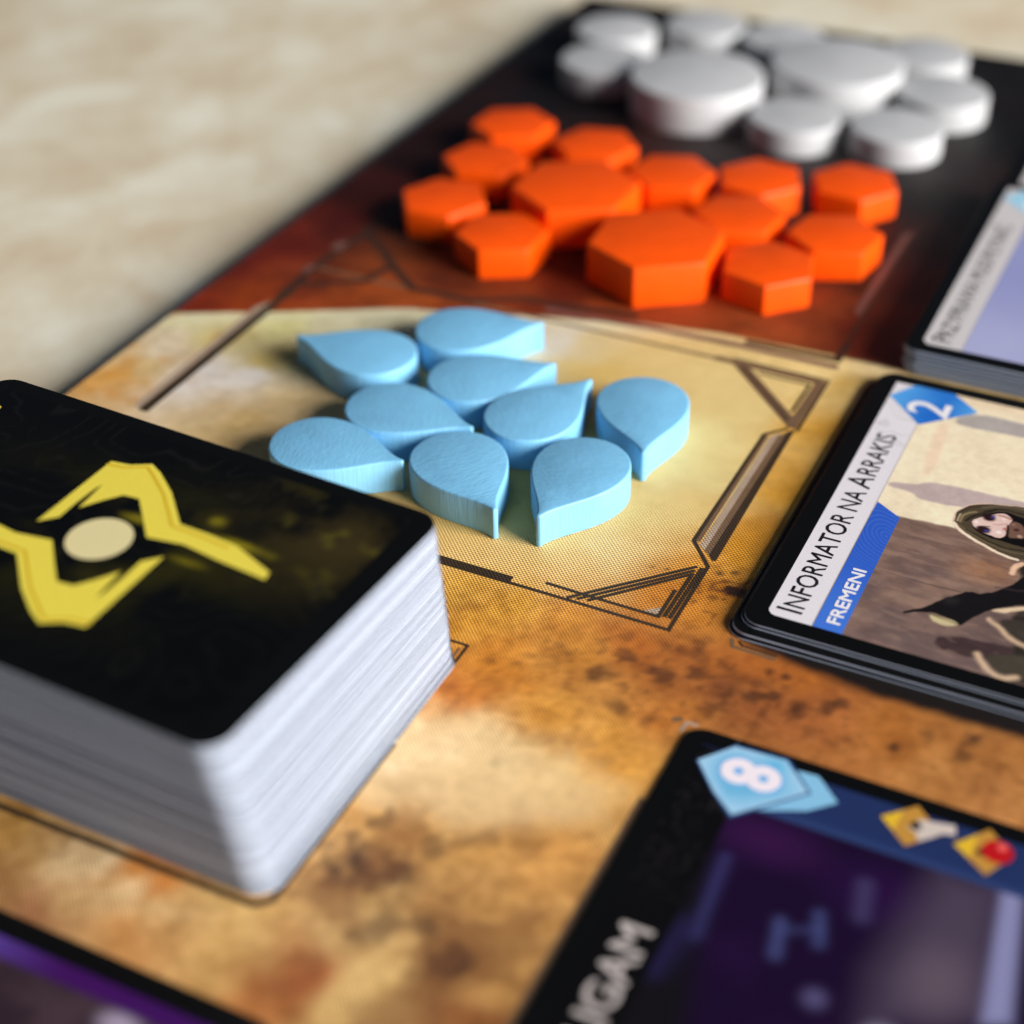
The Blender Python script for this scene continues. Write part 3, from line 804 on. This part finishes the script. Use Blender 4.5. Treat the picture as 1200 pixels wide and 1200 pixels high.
def card_mesh(name, w, h, t, r=3.0, bev=.05):
    """rounded card: printed black faces, white paper core showing at the cut edge"""
    P = np.array(rr_outline(w, h, r))
    n = len(P)
    Q = np.array(rr_outline(w - 2 * bev, h - 2 * bev, r - bev))
    V = [(*q, 0) for q in Q] + [(*p, bev) for p in P] + [(*p, t - bev) for p in P] + [(*q, t) for q in Q]
    Fc, mi = [], []
    for k in range(3):
        for i in range(n):
            j = (i + 1) % n
            Fc.append((k * n + i, k * n + j, (k + 1) * n + j, (k + 1) * n + i))
            mi.append(1 if k < 2 else 0)
    Fc += [tuple(range(n))[::-1], tuple(range(3 * n, 4 * n))]
    mi += [0, 0]
    o = mesh_obj(name, V, Fc, [M_black, M_core], mat_idx=mi)
    return o


def text_mesh(name, parts, mat, parent, z, bold=0.0, strikes=((0, 0),)):
    """parts: (string, x, y, size, squeeze, angle) with x,y the baseline start"""
    bm = bmesh.new()
    for s, x, y, size, sq, ang, k in [(*p[:1], p[1] + q[0], p[2] + q[1], *p[3:], k) for p in parts for k, q in enumerate(strikes)]:
        cu = bpy.data.curves.new('lettering', 'FONT')
        cu.body = s
        cu.size = 1
        cu.offset = bold
        cu.fill_mode = 'FRONT'
        cu.resolution_u = 3
        t = bpy.data.objects.new('lettering', cu)
        COL.objects.link(t)
        dg = bpy.context.evaluated_depsgraph_get()
        me = bpy.data.meshes.new_from_object(t.evaluated_get(dg))
        me.transform(Matrix.Translation((x * MM, y * MM, (z + .003 * k) * MM)) @ Matrix.Rotation(math.radians(ang), 4, 'Z')
                     @ Matrix.Diagonal((size * sq * MM, size * MM, MM, 1)))
        bm.from_mesh(me)
        bpy.data.objects.remove(t)
        bpy.data.curves.remove(cu)
        bpy.data.meshes.remove(me)
    bmesh.ops.remove_doubles(bm, verts=bm.verts[:], dist=1e-8)
    me = bpy.data.meshes.new(name)
    bm.to_mesh(me)
    bm.free()
    me.materials.append(mat)
    o = bpy.data.objects.new(name, me)
    COL.objects.link(o)
    o.parent = parent
    return o


def text_width(s, size, sq):
    cu = bpy.data.curves.new('measure', 'FONT')
    cu.body = s
    cu.size = 1
    t = bpy.data.objects.new('measure', cu)
    COL.objects.link(t)
    bpy.context.view_layer.update()
    w = t.dimensions.x
    bpy.data.objects.remove(t)
    bpy.data.curves.remove(cu)
    return w * size * sq


T = 0.30      # thickness of a card (mm)
STEP = 0.2985

# ---- thick deck of small cards
DW, DH = 65.2, 41.8
small0 = card_mesh('small_card', DW, DH, T, r=3.0)
n_deck = 70
zs = np.arange(n_deck) * STEP
prof_z = [0, 1.2, 3.5, 8, 11, 15, 18.7, 21]
prof_x = [0.0, -.3, -.5, -.75, -.95, -1.25, -1.5, -1.7]
jx = 0.0
TCX, TCY, TRZ = -106.2, 108.0, math.radians(-3.1)
for i in range(n_deck):
    last = i == n_deck - 1
    z = zs[i]
    jx = .5 * jx + rng.normal(0, .045)
    jy = rng.normal(0, .045)
    x = -104.5 + float(np.interp(z, prof_z, prof_x)) + jx
    y = 107.9 + jy
    rz = math.radians(-.5 - 2.6 * (z / 21) + rng.normal(0, .04))
    if last:
        top = thing('emblem_card', (TCX, TCY, ZB + z), 'top card of the deck, black back with yellow emblem round a cream disc', 'card', rz=TRZ)
        b = card_mesh('card_body', DW, DH, T, r=3.0)
        b.parent = top
    else:
        o = small0 if i == 0 else small0.copy()
        if i:
            COL.objects.link(o)
        o.location = (x * MM, y * MM, (ZB + z) * MM)
        o.rotation_euler = (0, 0, rz)
        tag(o, 'white-edged card stacked in the tall deck beneath the card with the yellow emblem', 'card', 'cards in the tall deck')


# printed back of the top card, in its own coordinates
def to_top(p):
    dx, dy = p[0] - TCX, p[1] - TCY
    c, s_ = math.cos(-TRZ), math.sin(-TRZ)
    return (c * dx - s_ * dy, s_ * dx + c * dy)


ex, ey = to_top((-105.1, 107.8))


def paint_back(x, y):
    cv = Canvas(x, y, (6, 6, 5))
    n1 = fbm(x, y, 9, 5, 2.2)
    n2 = fbm(x, y, 3.2, 4, 6.6)
    glow = np.exp(-(((x - ex) / 15) ** 2 + ((y - ey) / 9) ** 2))
    cv.mix(.55 * glow * sstep(.35, .75, n1), (74, 68, 12))
    far = np.exp(-(((x - 25) / 11) ** 2 + ((y - 12) / 8) ** 2))
    cv.mix(.55 * far * sstep(.35, .7, n1), (70, 58, 26))
    cv.mix(.5 * far * sstep(.55, .75, n2), (92, 84, 26))
    for (px, py, rx, ry, op) in ((ex + 14.5, ey + 6.3, 4.5, .9, .8), (ex + 9.5, ey + 8.6, 1.6, 1.4, .55), (ex - 16, ey - 7, 3, 1.6, .5), (ex + 2, ey + 4.9, 3.2, .9, .6), (ex + 11, ey + 1.2, 3, .8, .4)):
        cv.mix(op * sstep(1.2, .0, np.hypot((x - px) / rx, (y - py) / ry) + .8 * (n2 - .5)), (150, 136, 24))
    # faint contour lines
    f = fbm(x, y, 14, 3, 4.7) * 13
    cv.mix(.10 * sstep(.09, .0, np.abs(f - np.round(f))), (60, 58, 52))
    cv.mix(sstep(0, 1, np.abs(y) - 19.2), (6, 6, 5))
    cv.mix(sstep(0, 1, np.abs(x) - 30.0), (6, 6, 5))
    return cv.c


grid_sheet('back_print', np.arange(-29.8, 29.81, .3), np.arange(-19, 19.01, .3), T + .012, paint_back, M_print, top)
E_loc = [to_top(p) for p in EMBLEM]
for flip in (1, -1):
    P = [((p[0] - ex) * flip + ex, (p[1] - ey) * flip + ey) for p in E_loc]
    o = flat_poly('emblem_wing', P, T + .03, M_gold, top)
    R_ = [E_loc[k] for k in (1, 2, 3, 4, 5, 6, 7, 8)]
    R_ = [(p[0] - .55 * (1 if k > 2 else .2), p[1] - .75) for k, p in enumerate(R_)]
    R_ = [((p[0] - ex) * flip + ex, (p[1] - ey) * flip + ey) for p in R_]
    V, Fc = ribbon(R_, .34, 0)
    V = [(v[0], v[1], T + .045) for v in V]
    mesh_obj('emblem_inner_line', V, Fc, M_gold_dark, o)  # darker ochre line printed inside the wing
flat_poly('emblem_disc', [(ex + 3.75 * math.cos(2 * math.pi * k / 40), ey + 3.75 * math.sin(2 * math.pi * k / 40)) for k in range(40)], T + .03, M_cream_ink, top)
mkx, mky = to_top((-133.0, 123.9))
flat_poly('printed_mark', [(mkx - .9, mky - .5), (mkx + .3, mky - .3), (mkx + .1, mky + .6), (mkx - .6, mky + .8)], T + .03, M_gold, top)

# ---- market cards (63 across, 88 deep)
big0 = card_mesh('market_card', 88, 63, T, r=2.5)
used = [False]


def plain_card(x0, y0, z, rz, label, group):
    o = big0 if not used[0] else big0.copy()
    if used[0]:
        COL.objects.link(o)
    used[0] = True
    o.location = ((x0 + 44) * MM, (y0 + 31.5) * MM, z * MM)
    o.rotation_euler = (0, 0, math.radians(rz))
    return tag(o, label, 'card', group)


def face_card(name, x0, y0, z, label, rz=0.0):
    t = thing(name, (x0, y0, z), label, 'card', rz=math.radians(rz))
    b = card_mesh('card_body', 88, 63, T, r=2.5)
    b.location = (44 * MM, 31.5 * MM, 0)
    b.parent = t
    return t


# the two-cost card and the cards beneath it
IX, IY = -43.9, 146.8
lowers = [(-45.3, 145.3, .4), (-45.0, 145.6, .2), (-44.9, 145.5, .3), (-44.2, 146.6, .1)]
for i, (x, y, a) in enumerate(lowers):
    plain_card(x, y, ZB + i * STEP, a, 'black-bordered card slid out a little beneath the card with the white title bar', 'cards under the white-titled card')
zi = ZB + len(lowers) * STEP
info = face_card('title_card', IX, IY, zi, 'card with white title bar, blue band and hooded figure pointing, by the frame corner')
for k, P in ART.items():
    ART[k] = [(p[0] - IX, p[1] - IY) for p in P]


def paint_info(x, y):
    A = ART
    x0, y0 = x, y
    x = x + .3 * (fbm(x0, y0, 1.1, 3, 31.0) - .5)
    y = y + .3 * (fbm(x0, y0, 1.1, 3, 41.0) - .5)
    cv = Canvas(x, y, (232, 212, 180))
    nz = fbm(x, y, 6, 4, 1.1)
    nf = fbm(x, y, .9, 3, 3.3)
    cv.mix(.35 * nz, (240, 226, 196))
    cv.mix(sstep(56, 61, y) * .4, (214, 178, 140))
    cv.poly(soft_poly(A['peach'], 1), (228, 198, 168), .5, .8)
    cv.poly(soft_poly(A['topblock'], 1), (166, 156, 150), .25)
    cv.poly(soft_poly(A['wallband'], 1), (181, 160, 156), .3)
    gl = np.interp(x, [p[0] for p in A['groundline']] + [50], [p[1] for p in A['groundline']] + [27])
    g = sstep(.3, -.3, y - gl)
    cv.mix(g, (132, 104, 90))
    cv.mix(g * sstep(0, -16, y - gl), (106, 86, 82))
    cv.mix(g * sstep(.45, .7, nz) * .6, (142, 112, 94))
    cv.blob((24.5, 22.0), 6.5, (150, 106, 76), .8, .1, 5)
    cv.mix(g * .35 * sstep(.4, .7, fbm(x, y * 3, 5, 4, 7.1)), (92, 72, 68))
    cv.line([(14, 24.5), (20, 25.0), (27, 23.2)], .25, (104, 82, 74), .25, .6)
    cv.line(soft_line(A['crack']), .2, (66, 52, 50), .18, .9)
    cv.poly(soft_poly(A['slab'], 1), (62, 45, 46), .25)
    cv.mix(g * sstep(5.5, 2.4, y) * .3, (122, 100, 98))
    br = fbm(x * .5 + y * .12, y * 1.6, 1.6, 4, 6.2)
    cv.mix(g * .35 * sstep(.5, .7, br), (150, 122, 106))
    cv.mix(g * .3 * sstep(.5, .3, br), (84, 66, 62))
    # cloak and figure
    body = [(27.8, 24.5), (30, 26.5), (60, 30), (75, 20), (70, 3), (32, 2.6), (31, 8), (29.5, 14), (30.5, 18)]
    cv.poly(body, (44, 38, 33), .4)
    for st in FIGURE:
        if st[0] == 'p':
            cv.poly(soft_poly(st[1], 2), st[2], st[3], st[4])
        elif st[0] == 'l':
            cv.line(soft_line(st[1]), st[3], st[2], st[4], st[5])
        elif st[0] == 'b':
            cv.blob(st[1], st[3], st[2], st[4], .2)
        else:
            cv.blob(st[1], st[3], st[2], st[5], .5, st[4])
    cv.line(soft_line(A['shoulder']), .7, (222, 182, 150), .2)
    cv.poly(soft_poly(A['cloak1'], 2), (58, 50, 44), .3)
    cv.line(soft_line(A['streak1']), .6, (206, 174, 142), .4)
    cv.poly(soft_poly(A['cloak2'], 2), (66, 60, 50), .35)
    cv.line(soft_line(A['streak2']), .7, (210, 178, 146), .45)
    cv.poly(soft_poly(A['sleeve'], 2), (216, 188, 154), .2)
    cv.poly(soft_poly(A['handlight'], 2), (190, 174, 132), .2)
    cv.line([(20.4, 10.6), (22.4, 10.2), (23.8, 10.0)], .18, (92, 84, 60), .15)
    cv.mix(sstep(.3, -.3, sdf_poly(x, y, body)) * .4 * sstep(.5, .7, br), (78, 68, 58))
    cv.poly(soft_poly(A['arm'], 1), (20, 17, 18), .15)
    cv.line([(17.6, 9.6), (20.3, 11.6)], .42, (20, 17, 18), .15)
    cv.blob((22.0, 14.2), 1.6, (40, 36, 36), .7, .1)
    cv.line([(26.5, 19.0), (29, 19.4), (32, 21)], .35, (62, 46, 50), .3, .6)
    return np.clip(cv.c * (1 + .22 * (nf - .5) + .16 * (nz - .5))[..., None], .002, .95)


xs = np.r_[np.arange(8.35, 36, .125), np.arange(36, 85.0, 1.0)]
grid_sheet('card_picture', xs, np.arange(2.45, 60.75, .125), T + .012, paint_info, M_print, info)


def paint_bar(x, y):
    cv = Canvas(x, y, (216, 210, 214))
    f = fbm(x, y, 9, 3, 5.2) * 16
    a = sstep(.16, .02, np.abs(f - np.round(f))) * sstep(41, 47, y)
    cv.mix(.35 * a, (160, 150, 152))
    cv.line([(8.3, -5), (8.3, 70)], .14, (70, 52, 50), .08)
    return cv.c


def rounded_left_bar(name, x0, x1, y0, y1, z, paint, parent, d=.2):
    return grid_sheet(name, np.arange(x0, x1 + .01, d), np.arange(y0, y1 + .01, d), z, paint, M_print, parent)


bar = rounded_left_bar('title_bar', 2.65, 8.35, 2.45, 60.75, T + .016, paint_bar, info, .19)
# clipped corner of the bar
flat_poly('bar_corner', [(2.55, 2.35), (3.9, 2.35), (3.2, 2.6), (2.8, 3.0), (2.55, 3.7)], T + .03, M_black, bar)


def paint_band(x, y):
    cv = Canvas(x, y, (42, 84, 182))
    cv.mix(sstep(20, 4, y) * .8, (66, 116, 206))
    r = np.hypot(x - 11.5, y - 23) * 1.55 + 1.2 * fbm(x, y, 3, 3, 8.8)
    cv.mix(.22 * sstep(.3, .05, np.abs(r - np.round(r))) * sstep(14, 19, y), (96, 136, 214))
    return cv.c


V_band = grid_sheet('faction_band', np.arange(8.40, 12.1, .18), np.arange(2.45, 27.9, .18), T + .020, paint_band, M_print, info)
flat_poly('band_corner_cut', [(8.9, 30.3), (12.15, 27.9), (12.15, 30.8)], T + .05, card_print('cut_tone', (214, 194, 168)), V_band)
bm = bmesh.new()
bm.from_mesh(V_band.data)
# slanted top end of the band
for v in bm.verts:
    t = (v.co.x / MM - 8.4) / 3.7
    lim = 30.4 - 2.4 * t
    v.co.y = (2.45 + (v.co.y / MM - 2.45) * (lim - 2.45) / (27.85 - 2.45)) * MM
bm.to_mesh(V_band.data)
bm.free()
for o in list(V_band.children):
    bpy.data.objects.remove(o)

# lettering reads along +y with its top toward -x
def vertical_text(name, words, x_base, y0, length, size, cap_scale, mat, parent, z, bold=0.0, squeeze=1.0, strikes=((0, 0),)):
    parts, y = [], 0.0
    runs = []
    for w, big in words:
        s = size * (cap_scale if big else 1.0)
        wd = text_width(w, s, squeeze) if w.strip() else size * squeeze * .27
        runs.append((w, y, s))
        y += wd + size * squeeze * ((.2 if w == 'I' else .06) if w.strip() else 0)
    k = length / y
    for w, yy, s in runs:
        if w.strip():
            parts.append((w, x_base, y0 + yy * k, s, squeeze * k, 90))
    return text_mesh(name, parts, mat, parent, z, bold, strikes)


vertical_text('title_lettering', [('I', 1), ('NFORMATOR', 0), (' ', 0), ('NA', 0), (' ', 0), ('A', 1), ('RRAKIS', 0)],
              6.55, 3.55, 42.8, 3.85, 1.2, M_black_ink, info, T + .04, strikes=((0, 0), (.05, .05)))
vertical_text('faction_lettering', [('FREMENI', 0)], 11.25, 3.6, 11.6, 2.35, 1, M_white_ink, info, T + .045, strikes=((0, 0), (.09, .09), (-.05, .12)))


def paint_badge(x, y):
    cv = Canvas(x, y, (40, 112, 196))
    cv.mix(sstep(9.5, 3.5, x) * .75, (92, 168, 226))
    cv.mix(sstep(11, 15.5, x) * .7, (92, 168, 226))
    cv.blob((9.0, 54), 5, (24, 92, 186), .6, .1, 4)
    return cv.c


def badge(name, P, z, paint, parent, d=.25, edge=None):
    """flat printed badge of polygon P filled with a fine coloured mesh"""
    P = np.array(P)
    o = flat_poly(name, P.tolist(), z, M_print, parent)
    bm = bmesh.new()
    bm.from_mesh(o.data)
    for _ in range(5):
        bmesh.ops.subdivide_edges(bm, edges=[e for e in bm.edges if e.calc_length() > d * MM * 1.6], cuts=1)
    bmesh.ops.triangulate(bm, faces=bm.faces[:])
    bm.to_mesh(o.data)
    bm.free()
    me = o.data
    co = np.zeros(len(me.vertices) * 3)
    me.vertices.foreach_get('co', co)
    co = co.reshape(-1, 3) / MM
    c = paint(co[:, 0], co[:, 1])
    at = me.color_attributes.new('print', 'FLOAT_COLOR', 'POINT')
    at.data.foreach_set('color', np.c_[c, np.ones(len(c))].ravel().astype(np.float32))
    return o


bd = badge('cost_badge', [(2.7, 56.6), (5.4, 60.75), (11.1, 60.75), (15.3, 57.2), (8.5, 50.7)], T + .03, paint_badge, info)
text_mesh('cost_numeral', [('2', 11.55, 53.3, 8.3, 1.0, 90)], M_white_ink, info, T + .05, bold=.012)

# ---- pile of cards behind it
SX, SY = -42.4, 212.9
n_sp = 13
for i in range(n_sp):
    plain_card(SX + rng.normal(0, .16), SY + rng.normal(0, .10), ZB + i * STEP, rng.normal(0, .12),
               'card inside the pile beneath the card with the lilac picture', 'cards in the lilac-topped pile')
sp = face_card('lilac_card', SX, SY, ZB + n_sp * STEP, 'top card of a thick pile, grey title bar and smooth lilac picture')


def paint_lilac(x, y):
    cv = Canvas(x, y, (142, 146, 190))
    cv.mix(sstep(30, 2, y), (166, 168, 202))
    cv.mix(sstep(20, 60, x + .3 * y) * .4, (190, 186, 206))
    cv.mix(.25 * fbm(x, y, 8, 4, 2.7), (120, 120, 170))
    return cv.c


grid_sheet('card_picture', np.arange(8.3, 85.1, .8), np.arange(2.4, 60.7, .8), T + .012, paint_lilac, M_print, sp)
flat_poly('title_bar', [(2.4, 3.4), (3.2, 2.4), (8.25, 2.4), (8.25, 60.7), (2.4, 60.7)], T + .016, card_print('grey_bar', (196, 190, 190)), sp)
flat_poly('cost_badge', [(2.4, 56.4), (5.4, 60.75), (11.4, 60.75), (15.2, 56.8), (8.5, 50.5)], T + .03, card_print('pale_blue_badge', (150, 200, 222)), sp)
vertical_text('title_lettering', [('P', 1), ('RZYPRAWA', 0), (' ', 0), ('MUSI', 0), (' ', 0), ('PŁYNĄĆ', 0)], 6.3, 3.6, 42.5, 3.5, 1.2, M_black_ink, sp, T + .04)
text_mesh('cost_numeral', [('9', 11.6, 53.2, 8.0, 1.0, 90)], M_white_ink, sp, T + .05, bold=.012)

# ---- next card of the row
nx = face_card('far_card', -42.2, 281.0, ZB, 'far black-bordered card with a pale title bar, beyond the lilac-topped pile')
flat_poly('title_bar', [(2.4, 3.4), (3.2, 2.4), (8.25, 2.4), (8.25, 60.7), (2.4, 60.7)], T + .016, card_print('grey_bar_far', (196, 190, 190)), nx)
grid_sheet('card_picture', np.arange(8.3, 85.1, 1.5), np.arange(2.4, 60.7, 1.5), T + .012,
           lambda x, y: Canvas(x, y, (120, 100, 84)).c * (.7 + .6 * fbm(x, y, 10, 4, 1.9))[..., None], M_print, nx)

# ---- eight-cost card
CX, CY = -43.1, 65.6
ec = face_card('dark_purple_card', CX, CY, ZB, 'card with pale blue 8 badge, navy band and dark purple picture')
for k, P in CARD8.items():
    CARD8[k] = [(p[0] - CX, p[1] - CY) for p in P]


def paint_eight(x, y):
    A = CARD8
    cv = Canvas(x, y, (24, 8, 38))
    n1 = fbm(x, y, 8, 4, 3.9)
    cv.mix(.5 * sstep(.45, .75, n1), (34, 12, 50))
    cv.blob((14, 50), 9, (58, 20, 70), .6, .05, 5)
    cv.blob((26, 48), 9, (42, 12, 62), .6, .05, 6)
    cv.mix(sstep(12.5, 8.5, x + .25 * (y - 40)), (17, 14, 18))
    cv.poly(A['grey'], (78, 66, 84), 3.4, .75)
    cv.blob((34, 40), 5, (104, 88, 98), .5, .05, 7)
    cv.poly(A['lilac'], (132, 132, 172), .8, .9)
    cv.line(A['glow'], .7, (66, 66, 122), 1.2, .55)
    cv.line([(10.0, 36.0), (9.0, 30)], 2.0, (40, 32, 76), 1.8, .6)
    cv.line([(18.2, 40.5), (19.0, 36.5)], 1.0, (84, 92, 150), .9, .5)
    cv.line([(21.4, 43), (22.4, 39.6)], 1.0, (78, 86, 142), .9, .5)
    cv.line([(18.8, 39.6), (22.0, 41.3)], .6, (70, 78, 130), .8, .4)
    cv.line([(24.4, 48.6), (25.2, 44.6)], 1.6, (70, 62, 102), 1.1, .6)
    cv.blob((24.0, 33.2), 2.0, (92, 84, 126), .7, .05)
    cv.blob((31, 31), 3, (160, 150, 180), .8, .1)
    band = sstep(-.2, .2, y - 53.6)
    cv.mix(band, (31, 45, 86))
    cv.mix(band * sstep(1.6, .2, y - 53.6) * .6, (48, 66, 112))
    cv.mix(band * sstep(9, 12, x) * sstep(60.3, 58.5, y) * .0, (31, 45, 86))
    return cv.c


grid_sheet('card_picture', np.r_[np.arange(2.5, 44, .3), np.arange(44, 85.6, 1.2)], np.r_[np.arange(2.5, 18, 1.2), np.arange(18, 60.8, .3)], T + .012, paint_eight, M_print, ec)


def title_black(x, y):
    cv = Canvas(x, y, (9, 8, 9))
    f = fbm(x, y, 7, 3, 2.9) * 9
    cv.mix(.25 * sstep(.12, .0, np.abs(f - np.round(f))) * sstep(34, 44, y), (60, 52, 50))
    return cv.c


grid_sheet('title_bar', np.arange(2.4, 8.71, .35), np.arange(2.4, 60.8, .35), T + .018, title_black, M_print, ec)
pb = lambda x, y: Canvas(x, y, (140, 190, 218)).c
b2 = badge('second_badge', [(12.3, 61.0), (15.6, 61.2), (18.6, 58.3), (16.0, 55.8), (10.6, 53.4), (9.0, 56)], T + .03, lambda x, y: Canvas(x, y, (128, 182, 214)).c, ec, .4)  # second pale blue badge printed behind the first
flat_poly('badge_outline', [(2.7, 57.9), (5.9, 62.0), (11.9, 62.3), (15.7, 58.4), (9.0, 51.4), (5.9, 54.2)], T + .042, card_print('navy_line', (44, 74, 122)), b2)


def paint_badge8(x, y):
    cv = Canvas(x, y, (104, 172, 208))
    P = [(2.9, 58.0), (5.9, 61.7), (11.7, 62.0), (15.3, 58.4), (9.0, 51.9), (6.1, 54.3)]
    cv.mix(sstep(-1.6, 0, sdf_poly(x, y, P)) * .75, (164, 200, 224))
    cv.blob((10.5, 60.5), 3, (64, 168, 208), .7, .1, 2)
    return cv.c


b8 = badge('cost_badge', [(2.9, 58.0), (5.9, 61.7), (11.7, 62.0), (15.3, 58.4), (9.0, 51.9), (6.1, 54.3)], T + .055, paint_badge8, ec, .3)


def annulus(name, c, r0, r1, z, mat, parent, n=36):
    V, Fc = [], []
    for k in range(n):
        a = 2 * math.pi * k / n
        V += [(c[0] + r0 * math.cos(a), c[1] + r0 * math.sin(a), z), (c[0] + r1 * math.cos(a), c[1] + r1 * math.sin(a), z)]
        j = (k + 1) % n
        Fc.append((2 * k, 2 * k + 1, 2 * j + 1, 2 * j))
    return mesh_obj(name, V, Fc, mat, parent)


M_ring_edge = card_print('ring_edge_blue', (110, 170, 220))
M_ring = card_print('ring_white', (232, 220, 226))
for k, c in enumerate(((7.5, 58.25), (10.3, 58.25))):
    o = annulus('numeral_loop_edge', c, 0.0001, 2.25, T + .066 + .004 * k, M_ring_edge, b8)
for k, c in enumerate(((7.5, 58.25), (10.3, 58.25))):
    o = annulus('numeral_loop', c, .55, 1.95, T + .082 + .004 * k, M_ring, b8)
M_icon_gold = card_print('icon_gold', (182, 132, 56))
M_icon_pale = card_print('icon_pale', (196, 182, 172))
M_icon_red = card_print('icon_red', (176, 20, 26))
M_icon_dark = card_print('icon_dark', (40, 26, 24))
M_icon_yellow = card_print('icon_yellow', (214, 172, 44))
g1 = flat_poly('gold_icon', [(23.2, 58.4), (26.4, 61.5), (29.6, 58.5), (26.6, 55.4)], T + .03, M_icon_gold, ec)
flat_poly('icon_tip', [(23.2, 58.4), (25.2, 60.2), (24.9, 57.0)], T + .036, M_icon_yellow, g1)
flat_poly('icon_flower', [(26.2, 58.0), (27.0, 59.6), (28.4, 59.9), (30.6, 60.4), (31.0, 59.0), (29.6, 58.6), (28.6, 57.4), (27.6, 56.6), (27.2, 57.6)], T + .042, M_icon_pale, g1)
annulus('icon_hole', (26.9, 58.6), .0001, .6, T + .05, M_icon_dark, g1, 20)
g2 = flat_poly('gold_icon', [(31.0, 57.8), (34.0, 61.4), (36.9, 58.7), (35.0, 55.0)], T + .03, M_icon_gold, ec)
flat_poly('icon_tip', [(31.0, 57.8), (33.0, 60.1), (33.0, 56.6)], T + .036, M_icon_yellow, g2)
flat_poly('icon_wedge', [(33.2, 57.6), (34.9, 60.4), (35.6, 57.0)], T + .040, M_icon_dark, g2)
annulus('icon_ball', (35.4, 58.6), .0001, 1.6, T + .046, M_icon_red, g2, 28)
annulus('icon_glint', (35.7, 59.4), .0001, .5, T + .052, card_print('icon_red_light', (232, 96, 90)), g2, 16)
vertical_text('title_lettering', [('LIGAM', 0)], 7.4, 19.0, 14.8, 4.9, 1.0, M_silver_ink, ec, T + .04, strikes=((0, 0), (.15, .15)))

# ---- card cut off at the near edge
nc = face_card('violet_banded_card', -150.5, 11.4, ZB, 'black-bordered card with a violet band near the deck, mostly out of view')


def paint_violet(x, y):
    cv = Canvas(x, y, (46, 32, 40))
    cv.mix(.7 * sstep(.4, .7, fbm(x, y, 7, 4, 4.1)), (72, 54, 60))
    cv.blob((74.0, 56.8), 3.6, (168, 152, 176), .9, .1, 2.2)
    b = sstep(-.2, .2, y - 58.3)
    cv.mix(b, (58, 16, 84))
    cv.mix(b * sstep(66, 52, x), (84, 62, 142))
    return cv.c


grid_sheet('card_picture', np.r_[np.arange(2.5, 48, 2.0), np.arange(48, 85.6, .5)], np.r_[np.arange(2.5, 40, 2.0), np.arange(40, 60.8, .4)], T + .012, paint_violet, M_print, nc)
